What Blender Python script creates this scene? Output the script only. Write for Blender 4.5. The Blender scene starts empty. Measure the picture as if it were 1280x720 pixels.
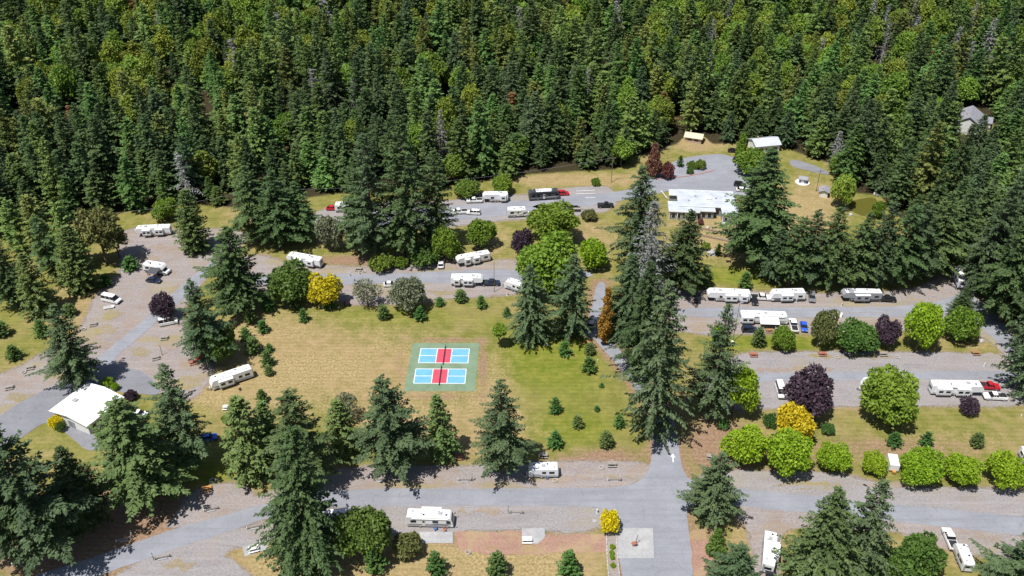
import bpy, bmesh, math, random
import numpy as np
from mathutils import Vector, Matrix
from mathutils.geometry import tessellate_polygon

# ------------------------------------------------------------------ camera, sky, sun
SC = bpy.context.scene
CAM_H, FPX, PITCH = 152.0, 1100.0, math.radians(34.5)
cam_d = bpy.data.cameras.new('camera'); cam = bpy.data.objects.new('camera', cam_d)
SC.collection.objects.link(cam); SC.camera = cam
cam.location = (0, 0, CAM_H); cam.rotation_euler = (math.radians(90) - PITCH, 0, 0)
cam_d.sensor_width = 36.0; cam_d.lens = 36.0 * FPX / 1280.0
cam_d.clip_start = 1.0; cam_d.clip_end = 6000.0

SUN_EL = math.radians(66); SHADOW_DIR = Vector((0.70, 0.71, 0)).normalized()
world = bpy.data.worlds.new('World'); SC.world = world; world.use_nodes = True
wn = world.node_tree.nodes; wl = world.node_tree.links
sky = wn.new('ShaderNodeTexSky'); sky.sky_type = 'NISHITA'; sky.sun_disc = False
sky.sun_elevation = SUN_EL; sky.sun_rotation = math.atan2(-SHADOW_DIR.x, -SHADOW_DIR.y)
wl.new(sky.outputs[0], wn['Background'].inputs[0]); wn['Background'].inputs[1].default_value = 0.072
sun_d = bpy.data.lights.new('sun', 'SUN'); sun = bpy.data.objects.new('sun', sun_d); SC.collection.objects.link(sun)
sun_d.energy = 5.0; sun_d.angle = math.radians(0.53); sun_d.color = (1.0, 0.97, 0.925)
sd = Vector((SHADOW_DIR.x * math.cos(SUN_EL), SHADOW_DIR.y * math.cos(SUN_EL), -math.sin(SUN_EL)))
sun.rotation_euler = sd.to_track_quat('-Z', 'Y').to_euler(); sun.location = (-150, -100, 300)
SC.view_settings.view_transform = 'Standard'; SC.view_settings.look = 'None'
SC.view_settings.exposure = 0.36; SC.view_settings.gamma = 1.0; SC.view_settings.use_curve_mapping = False

# ------------------------------------------------------------------ helpers
COL = SC.collection
RNG = random.Random(11)
cp, sp = math.cos(PITCH), math.sin(PITCH)

def P(x, y, z=0.0):
    """photo position -> world point on the plane at height z"""
    a = (x - 640) / FPX; b = (y - 360) / FPX
    t = (z - CAM_H) / (-sp - b * cp)
    return Vector((a * t, (cp - b * sp) * t, z))

def proj(X, Y, Z):
    w = Z - CAM_H; zc = Y * cp - w * sp; yc = -Y * sp - w * cp
    return 640 + FPX * X / zc, 360 + FPX * yc / zc

def terrain(X, Y):
    s = np.maximum(0.0, np.asarray(Y, float) - 318.0 - 0.06 * np.asarray(X, float))
    return 0.15 * (np.sqrt(s * s + 30.0 ** 2) - 30.0)

def G(x, y):
    z = 0.0
    for _ in range(12):
        p = P(x, y, z); z = float(terrain(p.x, p.y))
    p.z = z
    return p

def height_to(p, ty):
    b = (ty - 360) / FPX
    w = p.y * (b * cp + sp) / (b * sp - cp)
    return w + CAM_H - p.z

def tag(o, label=None, cat=None, group=None, kind=None):
    if label: o['label'] = label
    if cat: o['category'] = cat
    if group: o['group'] = group
    if kind: o['kind'] = kind
    return o

def link(name, data, parent=None, mat=None):
    o = bpy.data.objects.new(name, data); COL.objects.link(o)
    if parent is not None: o.parent = parent
    if mat is not None and data is not None:
        if len(data.materials) == 0: data.materials.append(mat)
    return o

def empty(name, loc, rz=0.0):
    o = bpy.data.objects.new(name, None); COL.objects.link(o)
    o.location = loc; o.rotation_euler = (0, 0, rz); o.empty_display_size = 0.5
    return o

class MB:
    """collects boxes, prisms and tubes into one mesh"""
    def __init__(s): s.v = []; s.f = []
    def add(s, vs, fs):
        n = len(s.v); s.v += [tuple(q) for q in vs]; s.f += [tuple(i + n for i in f) for f in fs]; return s
    def box(s, x0, x1, y0, y1, z0, z1):
        return s.add([(x0,y0,z0),(x1,y0,z0),(x1,y1,z0),(x0,y1,z0),(x0,y0,z1),(x1,y0,z1),(x1,y1,z1),(x0,y1,z1)],
                     [(3,2,1,0),(4,5,6,7),(0,1,5,4),(1,2,6,5),(2,3,7,6),(3,0,4,7)])
    def prism(s, prof, y0, y1, inset=None):
        """side profile (x,z), counter-clockwise seen from -y, swept from y0 to y1; inset narrows points by height"""
        n = len(prof); vs = []
        for yy, sg in ((y0, 1), (y1, -1)):
            for (x, z) in prof:
                k = inset(z) if inset else 0.0
                vs.append((x, yy + sg * k, z))
        fs = [tuple(range(n)), tuple(range(2*n-1, n-1, -1))]
        for i in range(n):
            j = (i + 1) % n; fs.append((j, i, n + i, n + j))
        return s.add(vs, fs)
    def tube(s, a, b, r0, r1=None, n=8, cap=True):
        a = Vector(a); b = Vector(b); r1 = r0 if r1 is None else r1
        d = (b - a).normalized(); u = d.orthogonal().normalized(); w = d.cross(u)
        vs = []
        for c, r in ((a, r0), (b, r1)):
            for i in range(n):
                t = 2 * math.pi * i / n; vs.append(c + (u * math.cos(t) + w * math.sin(t)) * r)
        fs = [(i, (i+1) % n, n + (i+1) % n, n + i) for i in range(n)]
        if cap: fs += [tuple(range(n-1, -1, -1)), tuple(range(n, 2*n))]
        return s.add(vs, fs)
    def build(s, name, mat, parent=None, bevel=0.0, seg=2, smooth=False):
        me = bpy.data.meshes.new(name); me.from_pydata(s.v, [], s.f); me.update()
        if bevel > 0:
            bm = bmesh.new(); bm.from_mesh(me)
            bmesh.ops.recalc_face_normals(bm, faces=bm.faces)
            bmesh.ops.bevel(bm, geom=list(bm.edges), offset=bevel, segments=seg, affect='EDGES', profile=0.5, clamp_overlap=True)
            bm.to_mesh(me); bm.free()
        else:
            bm = bmesh.new(); bm.from_mesh(me); bmesh.ops.recalc_face_normals(bm, faces=bm.faces); bm.to_mesh(me); bm.free()
        if smooth:
            for p in me.polygons: p.use_smooth = True
        return link(name, me, parent, M[mat] if isinstance(mat, str) else mat)

# ------------------------------------------------------------------ materials
M = {}
def newmat(name):
    m = bpy.data.materials.new(name); m.use_nodes = True; M[name] = m
    nt = m.node_tree; return m, nt, nt.nodes['Principled BSDF']
def N(nt, t, **kw):
    n = nt.nodes.new(t)
    for k, v in kw.items(): setattr(n, k, v)
    return n
def noise_tex(nt, scale, detail=4, rough=0.6, vec=None):
    n = N(nt, 'ShaderNodeTexNoise'); n.inputs['Scale'].default_value = scale
    n.inputs['Detail'].default_value = detail; n.inputs['Roughness'].default_value = rough
    if vec is not None: nt.links.new(vec, n.inputs['Vector'])
    return n.outputs['Fac']
def ramp(nt, fac, a, b, c0=0.0, c1=1.0):
    r = N(nt, 'ShaderNodeMapRange'); r.inputs[1].default_value = a; r.inputs[2].default_value = b
    r.inputs[3].default_value = c0; r.inputs[4].default_value = c1; r.interpolation_type = 'SMOOTHSTEP'
    nt.links.new(fac, r.inputs[0]); return r.outputs[0]
def mixc(nt, fac, a, b, mode='MIX'):
    n = N(nt, 'ShaderNodeMix', data_type='RGBA', blend_type=mode)
    for sock, v in ((n.inputs[0], fac), (n.inputs[6], a), (n.inputs[7], b)):
        if isinstance(v, (int, float)): sock.default_value = v
        elif isinstance(v, (tuple, list)): sock.default_value = (*v[:3], 1)
        else: nt.links.new(v, sock)
    return n.outputs[2]
def math_n(nt, op, a, b=None):
    n = N(nt, 'ShaderNodeMath', operation=op)
    for sock, v in ((n.inputs[0], a), (n.inputs[1], b)):
        if v is None: continue
        if isinstance(v, (int, float)): sock.default_value = v
        else: nt.links.new(v, sock)
    return n.outputs[0]
def objcoord(nt, sx=1, sy=1, sz=1, rz=0):
    g = N(nt, 'ShaderNodeNewGeometry'); mp = N(nt, 'ShaderNodeMapping')
    mp.inputs['Scale'].default_value = (sx, sy, sz); mp.inputs['Rotation'].default_value = (0, 0, rz)
    nt.links.new(g.outputs['Position'], mp.inputs['Vector']); return mp.outputs[0]
def bump(nt, bs, fac, strength, dist):
    b = N(nt, 'ShaderNodeBump'); b.inputs['Strength'].default_value = strength; b.inputs['Distance'].default_value = dist
    nt.links.new(fac, b.inputs['Height']); nt.links.new(b.outputs[0], bs.inputs['Normal'])
def setc(nt, bs, c):
    if isinstance(c, (tuple, list)): bs.inputs['Base Color'].default_value = (*c[:3], 1)
    else: nt.links.new(c, bs.inputs['Base Color'])

def paint(name, col, rough=0.45, metal=0.0, var=0.12, scale=1.2, spec=0.5):
    """painted or moulded surface with slight dirt"""
    m, nt, bs = newmat(name)
    f = ramp(nt, noise_tex(nt, scale, 5, 0.65, objcoord(nt)), 0.35, 0.75)
    dk = tuple(c * (1 - var) * (0.98 if i < 2 else 0.93) for i, c in enumerate(col))
    setc(nt, bs, mixc(nt, f, col, dk)); bs.inputs['Roughness'].default_value = rough; bs.inputs['Metallic'].default_value = metal
    bs.inputs['Specular IOR Level'].default_value = spec
    return m

paint('rv_roof', (0.73, 0.735, 0.75), 0.55, var=0.22, scale=0.7)
paint('rv_white', (0.69, 0.70, 0.725), 0.35, var=0.12)
paint('rv_cream', (0.62, 0.605, 0.57), 0.35)
paint('rv_grey', (0.27, 0.28, 0.30), 0.35)
paint('rv_dark', (0.055, 0.058, 0.068), 0.3)
paint('stripe_grey', (0.30, 0.30, 0.31), 0.35)
paint('stripe_dark', (0.07, 0.07, 0.085), 0.35)
paint('stripe_tan', (0.36, 0.30, 0.23), 0.35)
paint('stripe_blue', (0.07, 0.13, 0.30), 0.35)
paint('car_white', (0.74, 0.74, 0.74), 0.25)
paint('car_black', (0.018, 0.019, 0.022), 0.2)
paint('car_navy', (0.02, 0.03, 0.06), 0.2)
paint('car_blue', (0.03, 0.10, 0.50), 0.25)
paint('car_red', (0.45, 0.018, 0.03), 0.25)
paint('car_grey', (0.16, 0.17, 0.18), 0.25)
paint('plastic_black', (0.022, 0.022, 0.024), 0.6)
paint('plastic_grey', (0.35, 0.35, 0.36), 0.6)
paint('plastic_white', (0.72, 0.72, 0.70), 0.5)
paint('rubber', (0.02, 0.02, 0.02), 0.85)
paint('steel', (0.45, 0.46, 0.48), 0.4, metal=0.7)
paint('wood_grey', (0.30, 0.27, 0.24), 0.85, var=0.3, scale=3)
paint('wood_brown', (0.33, 0.17, 0.08), 0.8, var=0.3, scale=3)
paint('wood_orange', (0.50, 0.24, 0.07), 0.75, var=0.25, scale=3)
paint('wood_red', (0.36, 0.13, 0.08), 0.8, var=0.25, scale=3)
paint('pole_wood', (0.17, 0.14, 0.11), 0.9, var=0.3, scale=3)
paint('roof_metal_white', (0.76, 0.77, 0.78), 0.5, var=0.12, scale=0.35)
paint('roof_membrane', (0.47, 0.50, 0.56), 0.6, var=0.22, scale=0.35)
paint('roof_grey', (0.26, 0.26, 0.30), 0.8, var=0.2, scale=0.9)
paint('roof_tan', (0.56, 0.47, 0.36), 0.8)
paint('wall_white', (0.68, 0.68, 0.66), 0.7, var=0.15)
paint('wall_grey', (0.24, 0.26, 0.29), 0.75, var=0.15)
paint('wall_tan', (0.45, 0.33, 0.24), 0.8)
paint('shade_cloth', (0.06, 0.065, 0.075), 0.9)
paint('tarp_blue', (0.03, 0.12, 0.42), 0.6)
paint('fabric_red', (0.62, 0.02, 0.04), 0.7)
paint('rock', (0.42, 0.40, 0.38), 0.9, var=0.35, scale=1.5)
paint('kerb_red', (0.42, 0.22, 0.19), 0.85, var=0.25)
paint('line_white', (0.70, 0.71, 0.72), 0.6, var=0.25, scale=1.5)
paint('court_green', (0.165, 0.235, 0.15), 0.85, var=0.22, scale=0.3)
paint('court_blue', (0.135, 0.37, 0.61), 0.8, var=0.16, scale=0.5)
paint('court_red', (0.52, 0.065, 0.105), 0.8, var=0.16, scale=0.5)
paint('net_black', (0.03, 0.03, 0.035), 0.8)

m, nt, bs = newmat('glass_dark'); setc(nt, bs, (0.012, 0.014, 0.018)); bs.inputs['Roughness'].default_value = 0.08
m, nt, bs = newmat('glass_blue'); setc(nt, bs, (0.05, 0.07, 0.09)); bs.inputs['Roughness'].default_value = 0.1
m, nt, bs = newmat('pond_water'); setc(nt, bs, (0.10, 0.095, 0.02)); bs.inputs['Roughness'].default_value = 0.12
bump(nt, bs, noise_tex(nt, 1.5, 3, 0.5, objcoord(nt)), 0.1, 0.05)

# ground: attributes grn / dry / drt / grv (what grows or lies there) over noise
m, nt, bs = newmat('ground_cover')
pos = objcoord(nt)
def attr(nt, n):
    a = N(nt, 'ShaderNodeAttribute'); a.attribute_name = n; return a.outputs['Fac']
big = noise_tex(nt, 0.045, 4, 0.6, pos); mid = noise_tex(nt, 0.28, 5, 0.7, pos); fine = noise_tex(nt, 1.7, 5, 0.75, pos)
streak = noise_tex(nt, 1.0, 4, 0.7, objcoord(nt, 0.22, 1.5, 1))
olive = mixc(nt, ramp(nt, mid, 0.35, 0.68), (0.175, 0.18, 0.042), (0.275, 0.245, 0.082))
green = mixc(nt, ramp(nt, mid, 0.33, 0.7), (0.135, 0.175, 0.018), (0.245, 0.24, 0.050))
straw = mixc(nt, ramp(nt, fine, 0.34, 0.68), (0.27, 0.20, 0.09), (0.46, 0.36, 0.19))
tan = mixc(nt, ramp(nt, mid, 0.36, 0.66), (0.30, 0.235, 0.105), (0.39, 0.285, 0.155))
earth = mixc(nt, ramp(nt, fine, 0.35, 0.7), (0.25, 0.155, 0.10), (0.36, 0.25, 0.175))
gravel = mixc(nt, ramp(nt, fine, 0.33, 0.68), (0.205, 0.178, 0.165), (0.33, 0.292, 0.275))
wob = math_n(nt, 'SUBTRACT', math_n(nt, 'MULTIPLY', math_n(nt, 'ADD', mid, fine), 0.75), 0.75)
def mask(a, lo=0.25, hi=0.75, k=1.0):
    return ramp(nt, math_n(nt, 'ADD', attr(nt, a), math_n(nt, 'MULTIPLY', wob, k)), lo, hi)
c = olive
c = mixc(nt, ramp(nt, big, 0.46, 0.66, 0, 0.6), c, tan)
c = mixc(nt, mask('grn'), c, green)
c = mixc(nt, mask('dry', 0.2, 0.8), c, mixc(nt, ramp(nt, big, 0.4, 0.6), straw, tan))
c = mixc(nt, mask('drt', 0.2, 0.8), c, earth)
c = mixc(nt, mask('grv', 0.25, 0.8), c, gravel)
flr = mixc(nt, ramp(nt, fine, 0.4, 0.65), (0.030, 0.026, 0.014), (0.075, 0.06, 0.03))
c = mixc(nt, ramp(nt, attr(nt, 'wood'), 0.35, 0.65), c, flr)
c = mixc(nt, ramp(nt, streak, 0.3, 0.7, 0.0, 0.32), c, mixc(nt, 1.0, c, (0.60, 0.57, 0.52), 'MULTIPLY'))
c = mixc(nt, ramp(nt, fine, 0.25, 0.75, 0.35, 0.0), c, mixc(nt, 1.0, c, (0.5, 0.5, 0.48), 'MULTIPLY'))
wvn = N(nt, 'ShaderNodeTexWave', wave_type='BANDS', bands_direction='Y'); wvn.inputs['Scale'].default_value = 0.21; wvn.inputs['Distortion'].default_value = 3.0; wvn.inputs['Detail'].default_value = 3.0; wvn.inputs['Detail Scale'].default_value = 0.6
nt.links.new(objcoord(nt, .25, 1, 1, .03), wvn.inputs['Vector'])
c = mixc(nt, ramp(nt, wvn.outputs['Fac'], 0.35, 0.8, 0.0, 0.30), c, mixc(nt, 1.0, c, (0.74, 0.76, 0.66), 'MULTIPLY'))
clump = noise_tex(nt, 0.75, 5, 0.75, pos)
c = mixc(nt, ramp(nt, clump, 0.54, 0.68, 0.0, 0.45), c, mixc(nt, 1.0, c, (0.60, 0.66, 0.45), 'MULTIPLY'))
c = mixc(nt, ramp(nt, clump, 0.44, 0.30, 0.0, 0.35), c, mixc(nt, 1.0, c, (1.35, 1.28, 1.2), 'MULTIPLY'))
setc(nt, bs, c); bs.inputs['Roughness'].default_value = 0.95; bs.inputs['Specular IOR Level'].default_value = 0.1
bump(nt, bs, fine, 0.7, 0.25)

def gravelmat(name, c0, c1, patch, pamt, weeds=0.0):
    m, nt, bs = newmat(name); pos = objcoord(nt)
    fine = noise_tex(nt, 2.2, 6, 0.8, pos); mid = noise_tex(nt, 0.16, 6, 0.75, pos); big = noise_tex(nt, 0.055, 5, 0.7, objcoord(nt, 1, 1.6, 1)); st = noise_tex(nt, 0.5, 4, 0.6, objcoord(nt, 0.25, 0.6, 1, 0.2))
    c = mixc(nt, ramp(nt, fine, 0.35, 0.66), c0, c1)
    c = mixc(nt, ramp(nt, mid, 0.46, 0.64, 0, pamt), c, patch)
    c = mixc(nt, ramp(nt, st, 0.45, 0.66, 0, 0.30), c, mixc(nt, 1.0, c, (0.72, 0.70, 0.70), 'MULTIPLY'))
    tr = noise_tex(nt, 0.9, 3, 0.55, objcoord(nt, 0.035, 0.75, 1))
    c = mixc(nt, ramp(nt, tr, 0.50, 0.66, 0, 0.22), c, tuple(k * 1.12 for k in c1))
    if weeds: c = mixc(nt, math_n(nt, 'MULTIPLY', ramp(nt, big, 0.52, 0.63), ramp(nt, fine, 0.36, 0.6, 0, weeds)), c, (0.27, 0.225, 0.09))
    setc(nt, bs, c); bs.inputs['Roughness'].default_value = 0.95; bs.inputs['Specular IOR Level'].default_value = 0.1
    bump(nt, bs, fine, 0.25, 0.08)
gravelmat('gravel_pink', (0.200, 0.175, 0.168), (0.318, 0.284, 0.272), (0.255, 0.195, 0.155), 0.75, 0.8)
gravelmat('gravel_grey', (0.20, 0.185, 0.185), (0.305, 0.285, 0.288), (0.265, 0.23, 0.215), 0.55, 0.35)
gravelmat('soil_red', (0.25, 0.145, 0.11), (0.35, 0.222, 0.17), (0.32, 0.24, 0.14), 0.9, 0.8)
gravelmat('soil_brown', (0.205, 0.165, 0.145), (0.31, 0.25, 0.215), (0.245, 0.205, 0.14), 0.8, 0.9)
gravelmat('soil_weedy', (0.20, 0.165, 0.12), (0.30, 0.25, 0.185), (0.23, 0.20, 0.085), 0.95, 1.0)
gravelmat('concrete', (0.28, 0.28, 0.285), (0.36, 0.36, 0.365), (0.42, 0.41, 0.40), 0.7)

def asphalt(name, base, rz=0.0):
    m, nt, bs = newmat(name); pos = objcoord(nt)
    fine = noise_tex(nt, 3.0, 5, 0.7, pos); mid = noise_tex(nt, 0.12, 5, 0.65, pos); st = noise_tex(nt, 0.7, 4, 0.6, objcoord(nt, 0.05, 1.0, 1, rz))
    v = N(nt, 'ShaderNodeTexVoronoi', feature='DISTANCE_TO_EDGE'); v.inputs['Scale'].default_value = 0.16
    wv = N(nt, 'ShaderNodeMapping'); nt.links.new(pos, wv.inputs['Vector'])
    nz = N(nt, 'ShaderNodeTexNoise'); nz.inputs['Scale'].default_value = 0.5; nt.links.new(pos, nz.inputs['Vector'])
    va = N(nt, 'ShaderNodeVectorMath', operation='MULTIPLY_ADD'); nt.links.new(nz.outputs['Color'], va.inputs[0]); va.inputs[1].default_value = (3, 3, 3)
    nt.links.new(pos, va.inputs[2]); nt.links.new(va.outputs[0], v.inputs['Vector'])
    c = mixc(nt, ramp(nt, fine, 0.3, 0.7), tuple(k * 0.88 for k in base), tuple(k * 1.1 for k in base))
    c = mixc(nt, ramp(nt, mid, 0.40, 0.66, 0, 0.55), c, tuple(min(1, k * 1.22 + 0.012) for k in base))
    c = mixc(nt, ramp(nt, st, 0.45, 0.68, 0, 0.4), c, tuple(k * 0.78 for k in base))
    crack = ramp(nt, v.outputs['Distance'], 0.0, 0.018, 0.24, 0.0)
    c = mixc(nt, crack, c, tuple(k * 0.45 for k in base))
    setc(nt, bs, c); bs.inputs['Roughness'].default_value = 0.85; bs.inputs['Specular IOR Level'].default_value = 0.2
asphalt('asphalt_road', (0.222, 0.228, 0.255))
asphalt('asphalt_diag', (0.222, 0.228, 0.255), 0.75)
asphalt('asphalt_dark', (0.185, 0.185, 0.205))

def leafmat(name, a, b, hue=0.02, val=0.30, trans=0.22, rough=0.6):
    m, nt, bs = newmat(name)
    g = N(nt, 'ShaderNodeNewGeometry'); oi = N(nt, 'ShaderNodeObjectInfo'); tc = N(nt, 'ShaderNodeTexCoord')
    cl = noise_tex(nt, 0.55, 2, 0.5, tc.outputs['Object'])
    f = math_n(nt, 'ADD', math_n(nt, 'MULTIPLY', g.outputs['Random Per Island'], 0.42), math_n(nt, 'MULTIPLY', ramp(nt, cl, 0.32, 0.68), 0.58))
    c = mixc(nt, f, a, b)
    h = N(nt, 'ShaderNodeHueSaturation'); nt.links.new(c, h.inputs['Color'])
    nt.links.new(math_n(nt, 'ADD', math_n(nt, 'MULTIPLY', oi.outputs['Random'], 2 * hue), 0.5 - hue), h.inputs['Hue'])
    w = N(nt, 'ShaderNodeTexWhiteNoise', noise_dimensions='1D'); nt.links.new(oi.outputs['Random'], w.inputs['W'])
    nt.links.new(math_n(nt, 'ADD', math_n(nt, 'MULTIPLY', w.outputs['Value'], 2 * val), 1.0 - val), h.inputs['Value'])
    nt.links.new(h.outputs[0], bs.inputs['Base Color']); bs.inputs['Roughness'].default_value = rough
    bs.inputs['Specular IOR Level'].default_value = 0.25
    if trans > 0:
        tr = N(nt, 'ShaderNodeBsdfTranslucent'); nt.links.new(h.outputs[0], tr.inputs[0])
        mx = N(nt, 'ShaderNodeMixShader'); mx.inputs[0].default_value = trans
        nt.links.new(bs.outputs[0], mx.inputs[1]); nt.links.new(tr.outputs[0], mx.inputs[2])
        nt.links.new(mx.outputs[0], nt.nodes['Material Output'].inputs[0])
leafmat('fir_dark', (0.044, 0.078, 0.026), (0.110, 0.165, 0.056), 0.014, 0.24)
leafmat('fir_blue', (0.046, 0.080, 0.035), (0.116, 0.170, 0.074), 0.014, 0.20)
leafmat('fir_olive', (0.090, 0.128, 0.030), (0.200, 0.255, 0.066), 0.028, 0.32)
leafmat('fir_green', (0.066, 0.128, 0.030), (0.155, 0.245, 0.066), 0.024, 0.34)
leafmat('fir_mixed', (0.050, 0.090, 0.028), (0.120, 0.182, 0.060), 0.014, 0.2)
leafmat('cedar', (0.080, 0.130, 0.036), (0.165, 0.230, 0.070), 0.015, 0.15)
leafmat('young_green', (0.050, 0.120, 0.026), (0.110, 0.205, 0.048), 0.015, 0.2)
leafmat('fir_grey', (0.16, 0.155, 0.155), (0.34, 0.33, 0.34), 0.01, 0.15, 0.05)
leafmat('fir_ash', (0.095, 0.10, 0.092), (0.215, 0.22, 0.205), 0.01, 0.1, 0.05)
leafmat('fir_rust', (0.16, 0.085, 0.035), (0.27, 0.15, 0.06), 0.02, 0.2)
leafmat('leaf_green', (0.065, 0.125, 0.022), (0.135, 0.225, 0.045), 0.015, 0.15, 0.3)
leafmat('leaf_mid', (0.100, 0.175, 0.016), (0.200, 0.300, 0.036), 0.012, 0.12, 0.3)
leafmat('leaf_lime', (0.165, 0.275, 0.010), (0.310, 0.450, 0.030), 0.010, 0.08, 0.3)
leafmat('leaf_yellow', (0.40, 0.34, 0.010), (0.66, 0.57, 0.030), 0.008, 0.08, 0.3)
leafmat('leaf_bright_yellow', (0.60, 0.50, 0.008), (0.82, 0.72, 0.025), 0.005, 0.05, 0.3)
leafmat('leaf_golden', (0.42, 0.30, 0.010), (0.62, 0.47, 0.030), 0.01, 0.1, 0.3)
leafmat('leaf_orange', (0.27, 0.13, 0.022), (0.42, 0.23, 0.05), 0.01, 0.1, 0.3)
leafmat('leaf_purple', (0.030, 0.018, 0.030), (0.080, 0.050, 0.068), 0.02, 0.15, 0.15)
leafmat('leaf_red', (0.14, 0.055, 0.045), (0.24, 0.10, 0.075), 0.02, 0.15, 0.2)
leafmat('leaf_olive', (0.105, 0.120, 0.035), (0.205, 0.215, 0.075), 0.02, 0.15, 0.25)
leafmat('leaf_wood', (0.105, 0.165, 0.018), (0.240, 0.320, 0.048), 0.028, 0.28)
leafmat('leaf_sage', (0.115, 0.135, 0.075), (0.215, 0.235, 0.14), 0.015, 0.12, 0.2)
m, nt, bs = newmat('bark'); pos = objcoord(nt, 1, 1, 0.25)
setc(nt, bs, mixc(nt, noise_tex(nt, 4, 5, 0.7, pos), (0.055, 0.042, 0.032), (0.17, 0.135, 0.11))); bs.inputs['Roughness'].default_value = 0.95
m, nt, bs = newmat('bark_grey'); pos = objcoord(nt, 1, 1, 0.25)
setc(nt, bs, mixc(nt, noise_tex(nt, 4, 5, 0.7, pos), (0.20, 0.19, 0.185), (0.42, 0.40, 0.39))); bs.inputs['Roughness'].default_value = 0.95
# ------------------------------------------------------------------ setting: ground, gravel, roads
def poly(pts): return [P(x, y) for x, y in pts]

def roughen(pts, step, amp, seed):
    """resample a closed outline and push its points in and out, as a worn edge has it"""
    r = random.Random(seed); out = []
    n = len(pts)
    for i in range(n):
        a = pts[i]; b = pts[(i + 1) % n]; L = (b - a).length; k = max(1, int(L / step))
        nv = Vector((-(b - a).y, (b - a).x, 0)); nv = nv.normalized() if nv.length > 0 else nv
        for j in range(k):
            t = j / k; out.append(a.lerp(b, t) + nv * r.gauss(0, amp))
    # light smoothing keeps it wavy rather than zig-zag
    m_ = len(out)
    return [(out[i - 1] + out[i] * 2 + out[(i + 1) % m_]) / 4 for i in range(m_)]

def smooth_poly(pts, it=2):
    for _ in range(it):
        q = []
        for i in range(len(pts)):
            a = pts[i]; b = pts[(i + 1) % len(pts)]
            q += [a.lerp(b, 0.25), a.lerp(b, 0.75)]
        pts = q
    return pts

def sheet(name, pts, z, mat, kind='structure', label=None, parent=None):
    me = bpy.data.meshes.new(name)
    vs = [(p.x, p.y, z) for p in pts]
    tr = tessellate_polygon([[Vector((p.x, p.y, 0)) for p in pts]])
    fs = []
    for a, b, c_ in tr:
        A, B, C_ = vs[a], vs[b], vs[c_]
        if (B[0]-A[0])*(C_[1]-A[1]) - (B[1]-A[1])*(C_[0]-A[0]) < 0: a, b = b, a
        fs.append((a, b, c_))
    me.from_pydata(vs, [], fs); me.update()
    o = link(name, me, parent, M[mat])
    if kind and parent is None: o['kind'] = kind
    return o

GRAVEL = {  # outlines in photo positions, laid on the ground plane
 'gravel_yard_west': [(-40,480),(20,462),(62,436),(95,420),(108,398),(118,372),(140,352),(152,338),(150,318),(146,296),(160,286),(200,283),(232,290),(262,286),(300,288),(312,300),(262,330),(258,346),(244,364),(232,378),(226,400),(238,430),(262,448),(268,470),(252,486),(240,500),(205,496),(180,466),(150,464),(128,452),(100,476),(50,520),(10,540),(-40,550)],
 'gravel_lot_middle': [(262,332),(300,322),(330,318),(358,330),(410,332),(440,334),(500,332),(548,330),(568,328),(600,322),(612,326),(650,325),(652,366),(620,370),(560,372),(520,378),(450,382),(420,376),(380,366),(330,362),(285,352)],
 'gravel_lane_upper': [(385,278),(400,262),(440,255),(520,254),(580,250),(600,240),(650,246),(700,236),(740,233),(766,234),(770,262),(720,270),(690,274),(640,274),(600,278),(560,284),(500,286),(420,290)],
 'gravel_lot_east_row': [(838,366),(900,362),(1000,368),(1120,366),(1160,356),(1180,340),(1205,352),(1230,378),(1256,410),(1290,440),(1300,470),(1272,500),(1258,440),(1215,412),(1180,412),(1000,416),(842,418),(836,395)],
 'gravel_lot_second_row': [(916,441),(1000,440),(1100,440),(1215,442),(1262,446),(1300,470),(1310,496),(1262,508),(1160,506),(1000,508),(880,512),(884,470),(912,470)],
 'gravel_shoulder_south_west': [(300,660),(240,672),(180,700),(130,730),(330,735),(290,702),(272,690),(330,676),(420,664),(500,668),(570,664),(640,662),(755,666),(756,630),(640,629),(420,631)],
 'gravel_pull_in_south': [(300,632),(330,618),(420,588),(470,582),(560,585),(660,580),(700,578),(760,577),(812,580),(815,590),(780,612),(640,613),(420,614),(310,644)],
 'gravel_pull_in_west': [(205,662),(225,640),(232,620),(262,606),(300,604),(318,618),(312,640),(260,652)],
 'gravel_shoulder_south_east': [(862,600),(905,588),(1000,590),(1060,594),(1090,604),(1160,612),(1300,610),(1300,655),(1100,634),(960,618),(930,614)],
 'gravel_verge_south_east': [(916,630),(960,634),(1105,648),(1290,668),(1290,700),(1190,690),(1140,664),(1060,660),(985,655),(968,680),(975,735),(938,735),(944,680)],
}
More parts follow.
